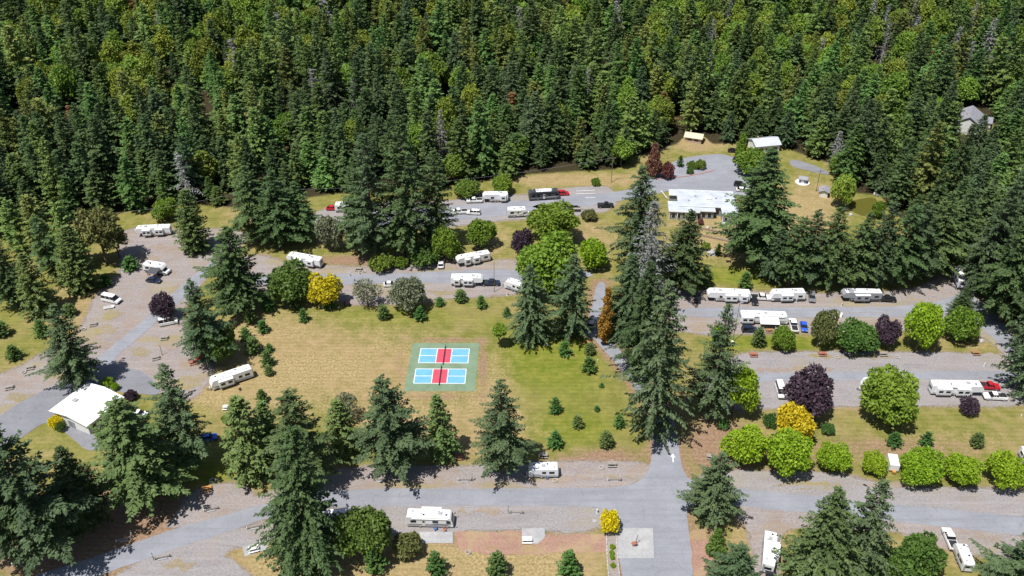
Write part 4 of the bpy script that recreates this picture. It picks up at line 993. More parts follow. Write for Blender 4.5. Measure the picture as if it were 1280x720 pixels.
MB().box(5.7, 11.7, -9.6, -8.55, .02, .45).build('terrace_wall', 'wall_white', t)
MB().box(-9.9, -9.1, 7.2, 7.32, 0, 2.2).build('door', 'fabric_red', t)

def gable_house(name, label, px, py, L, W, h, rise, ang, roof, wall, z0=None, n=3):
    p = G(px, py); o = empty(name, p, math.radians(ang)); tag(o, label, 'building')
    MB().box(-L/2, L/2, -W/2, W/2, -1.5, h).build('wall', wall, o)
    for s in (-1, 1):
        MB().add([(-L/2-.5, s*(W/2+.5), h-.1), (L/2+.5, s*(W/2+.5), h-.1), (L/2+.5, s*.01, h+rise), (-L/2-.5, s*.01, h+rise), (-L/2-.5, s*(W/2+.5), h-.25), (L/2+.5, s*(W/2+.5), h-.25), (L/2+.5, s*.01, h+rise-.15), (-L/2-.5, s*.01, h+rise-.15)],
            [(0,1,2,3),(7,6,5,4),(0,4,5,1),(1,5,6,2),(2,6,7,3),(3,7,4,0)]).build('roof', roof, o)
    for s in (-1, 1):
        MB().add([(s*(L/2-.02), -W/2, h), (s*(L/2-.02), W/2, h), (s*(L/2-.02), 0, h+rise-.12)], [(0,1,2)]).build('gable_wall', wall, o)
        windows_on(o, None, -L/2+.6, L/2-.6, n, .9, 2.1, s*W/2, s)
    f = MB().box(L/2, L/2+.06, -.6, .4, 0, 2.1).build('door', 'wall_grey', o); MB().box(L/2+.062, L/2+.09, -.45, -.35, 1.0, 1.1).build('door_handle', 'steel', f)
    MB().box(-L/4-.2, -L/4+.2, W*.12, W*.12+.4, h+rise*.45, h+rise+.5).build('chimney', 'wall_tan', o)
    return o
gable_house('house', 'white roofed house half hidden by trees above the clubhouse', 954, 186, 10, 7, 3.2, 1.5, 12, 'roof_membrane', 'wall_white')
o = gable_house('house', 'grey roofed house in the forest at upper right', 1208, 160, 13, 10, 4.2, 3.2, 62, 'roof_grey', 'wall_white')
MB().box(2.0, 8.5, -8.5, -5.2, -.5, 2.8).build('garage_wall', 'wall_white', o); MB().box(1.6, 8.9, -8.9, -5.05, 2.805, 3.05).build('garage_roof', 'roof_grey', o)
gable_house('cabin', 'tan roofed cabin at the forest edge behind the car park', 867, 176, 6.5, 4.5, 2.4, 1.1, -20, 'roof_tan', 'wall_tan', n=2)
o = gable_house('shed', 'small grey roofed shed with a white wall beside a pole on the dry grass', 1029, 244, 3.4, 2.8, 2.3, .7, 70, 'roof_grey', 'wall_white', n=1)
p = G(1003, 228); o = empty('pump_house', p, math.radians(-20)); tag(o, 'little pump house with grey roof on a round white slab', 'building')
MB().tube((0, 0, -.2), (0, 0, .12), 2.6, 2.6, 20).build('slab', 'wall_white', o)
MB().box(-1.3, 1.3, -1.0, 1.0, .125, 1.9).build('wall', 'wall_grey', o)
for s in (-1, 1): MB().add([(-1.7, s*1.5, 1.8), (1.7, s*1.5, 1.8), (1.7, s*.01, 2.6), (-1.7, s*.01, 2.6), (-1.7, s*1.5, 1.7), (1.7, s*1.5, 1.7), (1.7, s*.01, 2.5), (-1.7, s*.01, 2.5)], [(0,1,2,3),(7,6,5,4),(0,4,5,1),(1,5,6,2),(2,6,7,3),(3,7,4,0)]).build('roof', 'roof_grey', o)
MB().box(-.45, .45, -1.06, -1.0, .13, 1.7).build('door', 'wall_white', o)

# timber retaining walls on the clubhouse slope
for pa, pb, lab in (((858,284),(914,293),'upper timber retaining wall on the slope below the clubhouse'), ((864,293),(914,303),'lower timber retaining wall on the slope below the clubhouse')):
    a, b = P(*pa), P(*pb); Lw = (b - a).length; o = empty('retaining_wall', (a + b) / 2, math.atan2((b-a).y, (b-a).x)); tag(o, lab, 'wall', 'timber retaining walls')
    k = max(2, int(Lw / 3.2))
    for c_ in range(3):
        for i in range(k):
            x0 = -Lw/2 + Lw * i / k
            MB().box(x0 + .02, x0 + Lw / k - .02, -.12 + .02*c_, .12 + .02*c_, .01 + .23*c_, .22 + .23*c_).build('timber', 'wood_grey' if (i + c_) % 3 else 'wood_brown', o)

# ------------------------------------------------------------------ recreational vehicles
def wheels(o, xs, w, r, wid=.24, rim='plastic_grey'):
    for x in xs:
        for s in (-1, 1):
            y = s * (w / 2 - .13)
            t_ = MB().tube((x, y - wid/2, r), (x, y + wid/2, r), r, r, 14).build('wheel', 'rubber', o)
            MB().tube((x, y + s*(wid/2), r), (x, y + s*(wid/2 + .02), r), r*.58, r*.5, 10).build('rim', rim, t_)

def heading(px, py, dx, dy, z):
    L = math.hypot(dx, dy); a = P(px - dx / L * 12, py - dy / L * 12, z); b = P(px + dx / L * 12, py + dy / L * 12, z)
    return math.atan2((b - a).y, (b - a).x)

def rv(kind, label, px, py, dx, dy, L, W=2.5, H=3.3, wall='rv_white', stripe='stripe_grey', stripe2=None, slides=(), far_slides=(), awning=False, ac=2, lower=None, group='recreational vehicles', cat=None, detail=True):
    ang = heading(px, py, dx, dy, H * .5); p = P(px, py, H * .52)
    name = {'fifth': 'fifth_wheel_trailer', 'trailer': 'travel_trailer', 'classA': 'motorhome', 'classC': 'camper_motorhome'}[kind]
    o = empty(name, (p.x, p.y, 0.09), ang); tag(o, label, cat or ('motorhome' if kind.startswith('class') else 'trailer'), group)
    h2 = L / 2; cs = -1 if math.cos(ang) > 0 else 1; fz = .52
    if abs(math.cos(ang)) < .35: cs = 1 if -math.sin(ang) < 0 and p.x > 0 else cs
    if kind == 'fifth': prof = [(-h2, fz), (h2-2.75, fz), (h2-2.55, 1.45), (h2-.45, 1.55), (h2, 2.05), (h2-.08, 2.65), (h2-.75, H-.05), (h2-2.8, H), (-h2+.12, H-.22), (-h2, H-.4)]
    elif kind == 'trailer': prof = [(-h2, fz), (h2-.35, fz), (h2, 1.05), (h2-.05, 1.75), (h2-.55, H-.25), (h2-1.0, H-.05), (-h2+.4, H), (-h2+.06, H-.22), (-h2, H-.6)]
    elif kind == 'classA': prof = [(-h2, .42), (h2-.12, .42), (h2, .95), (h2-.06, 1.45), (h2-.42, H-.45), (h2-.8, H-.05), (-h2+.3, H), (-h2+.02, H-.3)]
    else: prof = [(-h2, .5), (h2-2.3, .5), (h2-2.15, 1.95), (h2-1.1, 2.05), (h2-.95, 2.45), (h2-1.5, H-.05), (-h2+.3, H), (-h2, H-.35)]
    body = MB().prism(prof, -W/2, W/2).build('body', wall, o, .07, 2)
    # roof skin along the top profile
    tops = [q for q in prof if q[1] > H - .5]; xa, xb = min(q[0] for q in tops) + .12, max(q[0] for q in tops) - .12
    zt = lambda x: np.interp(x, [q[0] for q in sorted(tops)], [q[1] for q in sorted(tops)])
    xs = [xa + (xb - xa) * i / 4 for i in range(5)]
    vs, fs = [], []
    for x in xs: vs += [(x, -W/2 + .1, zt(x) + .012), (x, W/2 - .1, zt(x) + .012)]
    for i in range(4): fs.append((2*i, 2*i+2, 2*i+3, 2*i+1))
    rf = MB().add(vs, fs).build('roof', 'rv_roof', o)
    for i in range(ac):
        x = xa + (xb - xa) * ((i + .62) / (ac + .15)); z = zt(x) + .02
        MB().box(x - .45, x + .45, -.34, .34, z, z + .27).build('air_conditioner', 'plastic_grey' if (i + len(label)) % 2 else 'rv_white', o, .06)
    for f, y in ((.12, .45), (.38, -.5), (.72, .5), (.9, -.35)):
        x = xa + (xb - xa) * f; z = zt(x) + .02
        MB().box(x - .2, x + .2, y - .2, y + .2, z, z + .12).build('roof_vent', 'plastic_black' if f in (.38, .9) else 'plastic_grey', rf, .03)
    # side details
    def panel(nm, x0, x1, z0, z1, s, mat, d=.02, skew=0.0, par=None):
        y0 = s * (W/2 + .003); y1 = s * (W/2 + .003 + d)
        vs_ = [(x0, y0, z0), (x1, y0, z0), (x1 + skew, y0, z1), (x0 + skew, y0, z1), (x0, y1, z0), (x1, y1, z0), (x1 + skew, y1, z1), (x0 + skew, y1, z1)]
        return MB().add(vs_, [(0,1,2,3),(4,5,6,7),(0,1,5,4),(1,2,6,5),(2,3,7,6),(3,0,4,7)]).build(nm, mat, par or o)
    fx = h2 - {'fifth': 2.9, 'trailer': .8, 'classA': .6, 'classC': 2.4}[kind]
    for s in (-1, 1):
        occ = [(a * L, b * L) for a, b in (slides if s == cs else far_slides)]
        panel('stripe', -h2 + .08, fx, .62, .95, s, lower or stripe, .012)
        panel('stripe', -h2 + .3, fx - .6, 1.02, 1.16, s, stripe2 or stripe, .014, .35)
        panel('stripe', h2*.05, fx - .2, 1.18, 1.5, s, stripe, .016, .9)
        n = max(2, int(L / 2.6))
        for i in range(n):
            x = -h2 + .9 + (L - 3.0) * i / n; wid = .9 if i % 2 else 1.25
            if any(a - .3 < x + wid and x < b + .3 for a, b in occ): continue
            if s == -1 and i == n // 2:
                d_ = panel('door', x + .1, x + .8, .68, 2.5, s, 'rv_cream' if wall != 'rv_cream' else 'rv_white', .035)
                panel('door_window', x + .22, x + .68, 1.7, 2.25, s * 1.03, 'glass_dark', .02, 0, d_)
                continue
            panel('window', x, x + wid, 1.62, 2.3, s, 'glass_dark', .03)
        for a, b in occ:
            y0, y1 = s * (W/2 - .05), s * (W/2 + .85); zl, zh = .85, min(H - .45, 2.85)
            so = MB().box(a, b, min(y0, y1), max(y0, y1), zl, zh).build('slide_out', wall, o, .04)
            MB().box(a - .04, b + .04, min(y0, y1 + s*.05), max(y0, y1 + s*.05), zh + .004, zh + .07).build('slide_roof', 'rv_roof', so)
            k = 2 if b - a > 2.4 else 1
            for i in range(k):
                c_ = a + (b - a) * (i + .5) / k; hw_ = min(.55, (b - a) / k * .36)
                MB().box(c_ - hw_, c_ + hw_, min(y1 + s*.003, y1 + s*.03), max(y1 + s*.003, y1 + s*.03), zl + .85, zl + 1.5).build('window', 'glass_dark', so)
            MB().box(a + .1, b - .1, min(y1 + s*.003, y1 + s*.016), max(y1 + s*.003, y1 + s*.016), zl + .12, zl + .36).build('stripe', stripe, so)
    # awning rolled along the door side
    MB().tube((-h2 + 1.2, -W/2 - .10, H - .42), (fx - .5, -W/2 - .10, H - .42), .09, .09, 8).build('awning_roll', 'plastic_white' if not lower else 'plastic_black', o)
    if awning:
        ya, yb = cs * (W/2 + .03), cs * (W/2 + 2.5); x0, x1 = -h2 * .25, h2 * .55
        vs_ = [(x0, ya, H-.5), (x1, ya, H-.5), (x1, yb, H-1.2), (x0, yb, H-1.2), (x0, ya, H-.56), (x1, ya, H-.56), (x1, yb, H-1.26), (x0, yb, H-1.26)]
        aw = MB().add(vs_, [(0,1,2,3),(4,5,6,7),(0,1,5,4),(1,2,6,5),(2,3,7,6),(3,0,4,7)]).build('awning', 'rv_white' if awning == 'white' else 'shade_cloth', o)
        for x in (x0 + .1, x1 - .1): MB().tube((x, yb, 0), (x, yb - cs*.02, H - 1.27), .04).build('awning_pole', 'steel', aw)
    MB().box(-h2 + .4, (h2 - 3.0 if kind == 'fifth' else h2 - .9), -W/2 + .25, W/2 - .25, .30, fz + .02).build('chassis', 'plastic_black', o)
    # rear end: window and ladder
    MB().box(-h2 - .035, -h2 - .003, -.75, .75, 1.6, 2.25).build('rear_window', 'glass_dark', o)
    ld = MB()
    for y in (.75, 1.05): ld.box(-h2 - .16, -h2 - .10, y - .02, y + .02, .9, H + .1)
    for i in range(6): ld.box(-h2 - .15, -h2 - .11, .76, 1.04, 1.05 + .35*i, 1.09 + .35*i)
    ld.build('ladder', 'steel', o)
    if kind == 'fifth':
        wheels(o, (-h2*.22, -h2*.22 + .95), W, .38)
        for s in (-1, 1): MB().box(h2 - 2.5, h2 - 2.35, s*.9 - .06, s*.9 + .06, .0, 1.46).build('landing_leg', 'steel', o)
        MB().box(h2 - 1.6, h2 - 1.1, -.25, .25, 1.12, 1.58).build('hitch_pin', 'plastic_black', o)
    elif kind == 'trailer':
        wheels(o, (-.55, .4), W, .36)
        hb = MB(); hb.tube((h2 - .5, -.8, .42), (h2 + 1.1, 0, .42), .06); hb.tube((h2 - .5, .8, .42), (h2 + 1.1, 0, .42), .06); hb.build('hitch_frame', 'plastic_black', o)
        for s in (-1, 1): MB().tube((h2 + .28, s*.19, .46), (h2 + .28, s*.19, .95), .16, .12, 10).build('gas_bottle', 'plastic_white', o)
        MB().tube((h2 + 1.0, 0, .0), (h2 + 1.0, 0, .75), .04).build('jack_stand', 'steel', o)
    else:
        wheels(o, (-h2*.42, h2 - (1.35 if kind == 'classA' else .95)), W - .05, .45)
        if kind == 'classA':
            MB().add([(h2 - .035, -W/2+.14, 1.55), (h2 - .035, W/2-.14, 1.55), (h2 - .36, W/2-.14, H-.55), (h2 - .36, -W/2+.14, H-.55)], [(0,1,2,3)]).build('windshield', 'glass_dark', o)
            for s in (-1, 1):
                panel('side_window', h2 - 1.5, h2 - .55, 1.5, 2.35, s, 'glass_dark', .03)
                MB().box(h2 + .05, h2 + .25, s*(W/2+.2)-.08, s*(W/2+.2)+.08, 1.7, 2.1).build('mirror', 'plastic_black', o)
                MB().box(h2 - .03, h2 + .03, s*.85-.18, s*.85+.18, .75, .95).build('headlight', 'plastic_white', o)
            MB().box(h2 - .1, h2 + .08, -W/2+.1, W/2-.1, .35, .6).build('bumper', 'plastic_grey', o)
        else:
            MB().prism([(h2-2.25, .45), (h2-.1, .45), (h2, .75), (h2-.15, 1.15), (h2-1.0, 1.28), (h2-1.55, 1.97), (h2-2.2, 1.97)], -W/2+.2, W/2-.2).build('cab', wall, o, .06)
            MB().add([(h2-.96, -W/2+.35, 1.33), (h2-.96, W/2-.35, 1.33), (h2-1.46, W/2-.38, 1.94), (h2-1.46, -W/2+.38, 1.94)], [(0,1,2,3)]).build('windshield', 'glass_dark', o)
            for s in (-1, 1):
                MB().box(h2-2.1, h2-1.45, s*(W/2-.2)-.02, s*(W/2-.2)+.02, 1.25, 1.85).build('side_window', 'glass_dark', o)
                MB().box(h2-.08, h2+.02, s*.7-.15, s*.7+.15, .7, .9).build('headlight', 'plastic_white', o)
    return o

# px, py = middle of the vehicle as seen; dx, dy = where its front points
rv('fifth','white fifth wheel trailer alone at the top of the upper left gravel yard',192,288,-1,.06,11.3,stripe2='stripe_dark',slides=((-.30,-.08),(.05,.28)),stripe='stripe_tan')
rv('classC','white camper motorhome with a dark awning in the upper left gravel yard',196,335,1,.16,8.2,H=3.2,awning='dark',stripe='stripe_dark')
rv('trailer','white trailer parked at a slant on the dry grass beside the dense green tree',289,472,-1,.33,11.0,slides=((-.02,.32),),stripe='stripe_grey',stripe2='stripe_blue',ac=1)
rv('fifth','white fifth wheel trailer at the left end of the middle lot',381,325,-1,-.16,11.6,slides=((-.32,-.12),(.02,.24)),stripe='stripe_dark')
rv('trailer','short white trailer beside the red car on the upper lane',431,259,1,0,6.6,H=3.1)
rv('trailer','white trailer almost hidden behind the dark fir clump on the upper lane',500,255,1,-.05,8.0)
rv('fifth','white fifth wheel trailer hitched to the white pickup on the upper lane',619,246,-1,.03,9.0,slides=((-.42,-.20),),stripe='stripe_tan')
rv('classC','white camper motorhome with big dark windows on the lower side of the upper lane',648,265,1,-.03,7.6,H=3.1,stripe='stripe_grey')
rv('classA','black sided motorhome with a white roof on the upper lane',680,243,1,-.06,11.0,H=3.5,wall='rv_dark',stripe='stripe_grey',lower='stripe_dark')
rv('fifth','white fifth wheel trailer tilted along the back of the middle lot',591,323,-1,.20,11.0,wall='rv_cream',slides=((-.16,.02),(.12,.28)),stripe='stripe_tan')
rv('fifth','boxy white fifth wheel trailer hitched to the dark blue pickup in the middle lot',584,350,1,.02,9.8,slides=((-.40,-.22),(-.10,.18)),stripe='stripe_dark')
rv('trailer','white and grey trailer half hidden by the bright green trees in the middle lot',644,357,-1,-.30,6.6,H=3.0,lower='rv_grey',stripe='rv_grey',ac=1)
rv('fifth','long white fifth wheel trailer with slide outs heading the first eastern row',910,369,-1,-.03,12.6,H=3.5,slides=((-.44,-.28),(-.20,.08)),stripe='stripe_grey',stripe2='stripe_tan')
rv('trailer','white trailer with dark skirts right of the white pickup, first eastern row',984,369,-1,.02,10.2,slides=((-.12,.22),),stripe='stripe_dark',lower='stripe_dark')
rv('fifth','dark grey sided trailer with a white roof in the first eastern row',1076,369,-1,.0,11.6,H=3.4,wall='rv_grey',lower='stripe_dark',stripe='stripe_dark',slides=((-.18,.20),))
rv('trailer','big white trailer with pale awnings facing the grass strip between the eastern rows',955,397,1,.03,13.6,H=3.2,slides=((-.48,-.24),),awning='white',ac=1)
rv('trailer','white trailer hidden by the large yellow green tree in the second eastern row',1100,481,-1,.02,9.6,stripe='stripe_dark')
rv('fifth','long white fifth wheel trailer hitched to the red pickup, second eastern row',1195,485,1,.03,13.0,H=3.5,slides=((-.42,-.14),(-.03,.22)),stripe='stripe_grey')
rv('trailer','small white trailer parked below the lawn beside the lower road',679,588,-1,.01,6.9,H=3.0,stripe='stripe_grey',ac=1)
rv('classA','white motorhome parked beside the concrete slab along the lower road',538,648,1,.03,10.2,H=3.3,slides=(),far_slides=((-.20,.22),),stripe='stripe_grey',stripe2='stripe_dark')
rv('trailer','white trailer in the deep shade of the huge conifer on the lower road',418,648,1,-.12,9.0,stripe='stripe_blue')
rv('trailer','white trailer standing upright in the picture with its slide out towards the grass',961,689,.07,-1,9.6,H=3.3,slides=(),far_slides=((-.20,.24),),stripe='stripe_blue')
rv('trailer','white trailer hitched to the pickup at lower right',1204,696,-.42,-1,6.0,H=2.9,W=2.3,ac=1)
rv('trailer','white trailer cut by the right edge above the roadside trees',1288,578,.5,1,8.0,H=3.1,ac=1)
rv('fifth','trailer in blue shade under the conifers at the right edge',1198,346,-.5,-1,9.0,wall='rv_white',stripe='stripe_blue')

# ------------------------------------------------------------------ cars, pickups, vans
def car(kind, label, px, py, dx, dy, paint_, L=4.6, W=1.85, cover=False, group='cars, vans and pickups'):
    Hh = {'sedan': 1.45, 'suv': 1.75, 'pickup': 1.85, 'van': 2.3}[kind]
    ang = heading(px, py, dx, dy, .8); p = P(px, py, Hh * .5)
    o = empty({'sedan': 'parked_car', 'suv': 'parked_car', 'pickup': 'pickup_truck', 'van': 'parked_van'}[kind], (p.x, p.y, 0.09), ang)
    tag(o, label, {'sedan': 'car', 'suv': 'car', 'pickup': 'pickup', 'van': 'van'}[kind], group)
    h2 = L / 2; g = .30; r = .34 if kind == 'sedan' else .39
    if kind == 'sedan': lo = [(-h2, .4), (-h2+.15, g), (h2-.2, g), (h2, .45), (h2-.02, .68), (h2-.95, .92), (-h2+.7, .98), (-h2+.05, .88)]; gb = (-h2+.35, h2-1.15, -h2+1.05, h2-1.95, .93, Hh)
    elif kind == 'suv': lo = [(-h2, .5), (-h2+.12, g), (h2-.2, g), (h2, .55), (h2-.02, .85), (h2-.9, 1.05), (-h2+.1, 1.08), (-h2, .95)]; gb = (-h2+.05, h2-1.05, -h2+.35, h2-1.75, 1.05, Hh)
    elif kind == 'van': lo = [(-h2, .5), (-h2+.1, g), (h2-.2, g), (h2, .6), (h2-.05, .95), (h2-.85, 1.2), (-h2+.05, 1.25), (-h2, 1.1)]; gb = (-h2+.02, h2-.85, -h2+.18, h2-1.7, 1.2, Hh)
    else: lo = [(-h2, .6), (-h2+.1, .42), (h2-.2, .4), (h2, .6), (h2-.03, 1.0), (h2-1.25, 1.15), (-h2+.02, 1.16), (-h2, 1.0)]; gb = (-h2*.10-.35, h2-1.35, -h2*.10, h2-2.05, 1.13, Hh)
    MB().prism(lo, -W/2, W/2).build('body', paint_, o, .07, 2)
    x0, x1, xt0, xt1, z1, z2 = gb; w1, w2 = W/2 - .08, W/2 - .26
    rb = MB().box(xt0 - .03, xt1 + .03, -w2 - .02, w2 + .02, z2 - .06, z2).build('roof', paint_, o, .02)
    q_ = lambda nm, vs_: MB().add(vs_, [(0,1,2,3)]).build(nm, 'glass_dark', o)
    zt_ = z2 - .05
    q_('windshield', [(x1, -w1, z1), (x1, w1, z1), (xt1, w2, zt_), (xt1, -w2, zt_)])
    q_('rear_window', [(x0, -w1, z1), (x0, w1, z1), (xt0, w2, zt_), (xt0, -w2, zt_)])
    for s in (-1, 1):
        q_('side_window', [(x0, s*w1, z1), (x1, s*w1, z1), (xt1, s*w2, zt_), (xt0, s*w2, zt_)])
        for f in (.36, .68):
            xm = x0 + (x1 - x0) * f; xm2 = xt0 + (xt1 - xt0) * f
            MB().add([(xm-.05, s*(w1+.012), z1), (xm+.05, s*(w1+.012), z1), (xm2+.05, s*(w2+.012), zt_), (xm2-.05, s*(w2+.012), zt_)], [(0,1,2,3)]).build('pillar', paint_, o)
        MB().box(h2 - .06, h2 + .012, s*(W/2-.34)-.16, s*(W/2-.34)+.16, .62, .76).build('headlight', 'plastic_white', o)
        MB().box(-h2 - .012, -h2 + .06, s*(W/2-.26)-.12, s*(W/2-.26)+.12, .70, .85).build('tail_light', 'fabric_red', o)
        MB().box(x1 - .35, x1 - .18, s*(W/2+.1)-.1, s*(W/2+.1)+.1, z1 + .02, z1 + .16).build('mirror', 'plastic_black', o)
    wheels(o, (-h2 + .85, h2 - .9), W, r, .22)
    for s in (-1, 1): MB().box((-h2 if s < 0 else h2) - .05, (-h2 if s < 0 else h2) + .05, -W/2 + .1, W/2 - .1, .36, .52).build('bumper', 'plastic_black', o)
    if kind == 'pickup':
        xe = gb[0] - .1
        MB().box(-h2 + .12, xe, -W/2 + .18, W/2 - .18, 1.162, 1.175).build('truck_bed', 'plastic_black', o)
        for s in (-1, 1): MB().box(-h2 + .06, xe, s*(W/2-.12)-.06, s*(W/2-.12)+.06, 1.16, 1.24).build('bed_rail', paint_, o)
        if cover: MB().box(-h2 + .08, xe + .05, -W/2 + .1, W/2 - .1, 1.245, 1.95).build('canopy', paint_, o, .08)
    return o
car('sedan','dark car parked below the camper motorhome in the upper left yard',192,350,1,.12,'car_navy')
car('van','white van standing alone beside the left lawn',139,373,1,.22,'car_white',6.0,2.1)
car('van','white van half hidden under the purple tree by the diagonal road',210,401,1,-.2,'car_white',5.2,2.0)
car('sedan','red car on the red soil beside the short trailer of the upper lane',416,260,1,.0,'car_red')
car('pickup','white pickup hitched in front of the fifth wheel trailer on the upper lane',593,250,-1,.03,'car_white',5.8,2.0)
car('pickup','white pickup at the left end of the upper lane, partly behind trees',574,264,-1,.05,'car_white',5.8,2.0)
car('suv','white car right behind the partly hidden pickup on the upper lane',592,265,-1,-.05,'car_white',4.8)
car('suv','red vehicle at the nose of the black sided motorhome',704,241,1,-.05,'car_red',4.2)
car('pickup','dark pickup at the right end of the upper lane',757,256,1,-.02,'car_black',5.6,2.0)
car('sedan','small white car pointing up the picture behind the middle lot',551,330,.03,-1,'car_white',4.4)
car('pickup','dark blue pickup hitched to the boxy trailer in the middle lot',613,353,1,.0,'car_navy',5.8,2.0)
car('sedan','white car on the lower side of the middle lot beside the grey green tree',488,355,1,-.05,'car_white',4.2)
car('suv','white car on the hidden lane beside the orange columnar tree',741,403,.6,-1,'car_white',4.8)
car('suv','black car standing across the lane left of the longest eastern trailer',871.5,371.5,-.03,-1,'car_black',4.7)
car('pickup','white pickup behind the black car in the first eastern row',951,371,1,.05,'car_white',6.0,2.0)
car('sedan','black car standing across the lane in front of the white pickup, first eastern row',943,375,.22,1,'car_black',4.5)
car('suv','dark car with a pale bonnet between two trailers of the first eastern row',1015,371,.1,1,'car_grey',4.6)
car('pickup','dark pickup at the right end of the grey trailer in the first eastern row',1108,373,1,.05,'car_black',5.6,2.0)
car('pickup','white pickup parked nose down beside the blue car',992,406,-.25,-1,'car_white',6.2,2.05)
car('sedan','bright blue car beside the white pickup below the first eastern row',1005,408,.18,1,'car_blue',4.5)
car('suv','dark car in front of the big trailer with awnings',937,411,1,.0,'car_navy',4.4)
car('van','white van left of the large purple tree in the second eastern row',976,487,.3,1,'car_white',5.6,2.1)
car('pickup','red pickup hitched to the longest trailer of the second eastern row',1236,482,1,.08,'car_red',5.4,2.0)
car('pickup','white pickup beside the grass at the right end of the second eastern row',1244,495,-1,-.05,'car_white',5.8,2.0)
car('pickup','white pickup pulling the trailer at lower right',1188,673,-.42,-1,'car_white',5.8,2.0)
car('pickup','dark pickup below the upright trailer at the bottom edge',963,722,.05,-1,'car_black',5.6,2.0)
car('suv','black car at the right side of the clubhouse car park',925,230,1,.1,'car_black',4.4)
car('sedan','white car beside the black one right of the clubhouse',928,237,1,.1,'car_white',4.4)
car('sedan','black car by the narrow green tree at the top of the car park',917,188,1,.05,'car_black',4.4)
car('suv','dark car parked at the kerb right of the upper car park',923,200,1,.2,'car_navy',4.4)
car('suv','blue car glimpsed between the conifers right of the white roofed hall',259,547,1,-.2,'car_blue',4.5)
car('sedan','white car under the eaves of trees right of the white roofed hall',174,517,1,.1,'car_white',4.2)
# ------------------------------------------------------------------ smaller things
def uv(px, py, dx, dy): return heading(px, py, dx, dy, 0.0)
# small boat, utility trailer, awning deck things
p = P(135.5, 384, .4); o = empty('small_boat', (p.x, p.y, .03), 0.3); tag(o, 'small white upturned boat in front of the lone white van', 'boat')
MB().prism([(-1.3,.5),(-1.2,.12),(.6,.05),(1.6,.42),(1.65,.5)], -.6, .6, lambda z: .35*(.5-z)).build('hull', 'plastic_white', o, .05)
MB().box(-1.15, .9, -.42, .42, .505, .52).build('seat_well', 'plastic_grey', o)
p = P(719, 262, .5); o = empty('utility_trailer', (p.x, p.y, .09), 0.02); tag(o, 'small dark utility trailer on the lower side of the upper lane', 'trailer')
MB().box(-2.2, 1.8, -1.0, 1.0, .55, .66).build('deck', 'wood_grey', o)
for s in (-1, 1): MB().box(-2.2, 1.8, s*1.0-.03, s*1.0+.03, .665, 1.1).build('side_rail', 'plastic_black', o)
MB().box(-2.25, -2.19, -.9, .9, .665, 1.6).build('ramp_gate', 'plastic_black', o); MB().tube((1.8, 0, .5), (3.1, 0, .5), .06).build('hitch_bar', 'plastic_black', o); wheels(o, (-.3,), 2.1, .34)

def picnic(px, py, dx, dy, mat, label):
    p = P(px, py, .5); o = empty('picnic_table', (p.x, p.y, .02), uv(px, py, dx, dy)); tag(o, label, 'picnic table', 'picnic tables')
    for i in range(4): MB().box(-1.1, 1.1, -.40 + .205*i, -.215 + .205*i, .72, .77).build('plank', mat, o)
    for s in (-1, 1):
        MB().box(-1.1, 1.1, s*.78-.15, s*.78+.15, .42, .47).build('bench', mat, o)
        lg = MB(); lg.tube((s*.75, -.75, .0), (s*.75, -.25, .72), .05, .05, 4); lg.tube((s*.75, .75, .0), (s*.75, .25, .72), .05, .05, 4); lg.box(s*.75-.04, s*.75+.04, -.9, .9, .36, .42)
        lg.build('leg_frame', 'wood_grey', o)
for a in ((258,611,1,-.2,'wood_orange','orange wooden picnic table on the green patch by the lower road'),(317,686,1,-.25,'plastic_white','white topped picnic table on the slab beside the lower left road'),
  (659,675,1,0,'plastic_white','white topped picnic table on the small slab over the red soil'),(679,569,1,0,'wood_grey','pale picnic table behind the small white trailer'),(765,580,1,0,'wood_grey','pale picnic table on the gravel near the crossroads'),
  (573,571,1,-.05,'wood_red','reddish picnic table beside the light green conifer below the courts'),(734,428,1,.3,'wood_orange','orange picnic table at the right edge of the central lawn'),(116,405,1,-.2,'wood_grey','grey picnic table below the lone white van'),
  (37,459,1,-.2,'wood_grey','grey picnic table on the gravel below the left lawn'),(11,484,1,-.2,'wood_grey','grey picnic table at the left edge of the photo'),(194,447,1,-.25,'wood_grey','grey picnic table beside the upright plank in the left yard'),
  (448,336,1,.05,'wood_grey','grey picnic table on the red soil behind the middle lot'),(1028,442,1,0,'wood_red','reddish picnic table at the top of the second eastern row, left one'),(1104,442,1,0,'wood_grey','grey picnic table at the top of the second eastern row, middle one'),
  (1220,441,1,0,'wood_brown','brown picnic table at the top of the second eastern row, right one'),(942,443,1,0,'wood_red','red brown picnic table right of the blue green conifer'),(889,571,1,.15,'wood_grey','grey picnic table behind the lone crossroads conifer'),
  (284,509,1,0,'plastic_white','white picnic table left of the bright green conifers'),(241,453,1,-.3,'wood_red','reddish picnic table beside the red camp chair'),(205,422,1,-.1,'wood_grey','grey picnic table below the half hidden van'),(962,413,1,0,'wood_brown','brown picnic table under the pale awning')):
    picnic(*a)

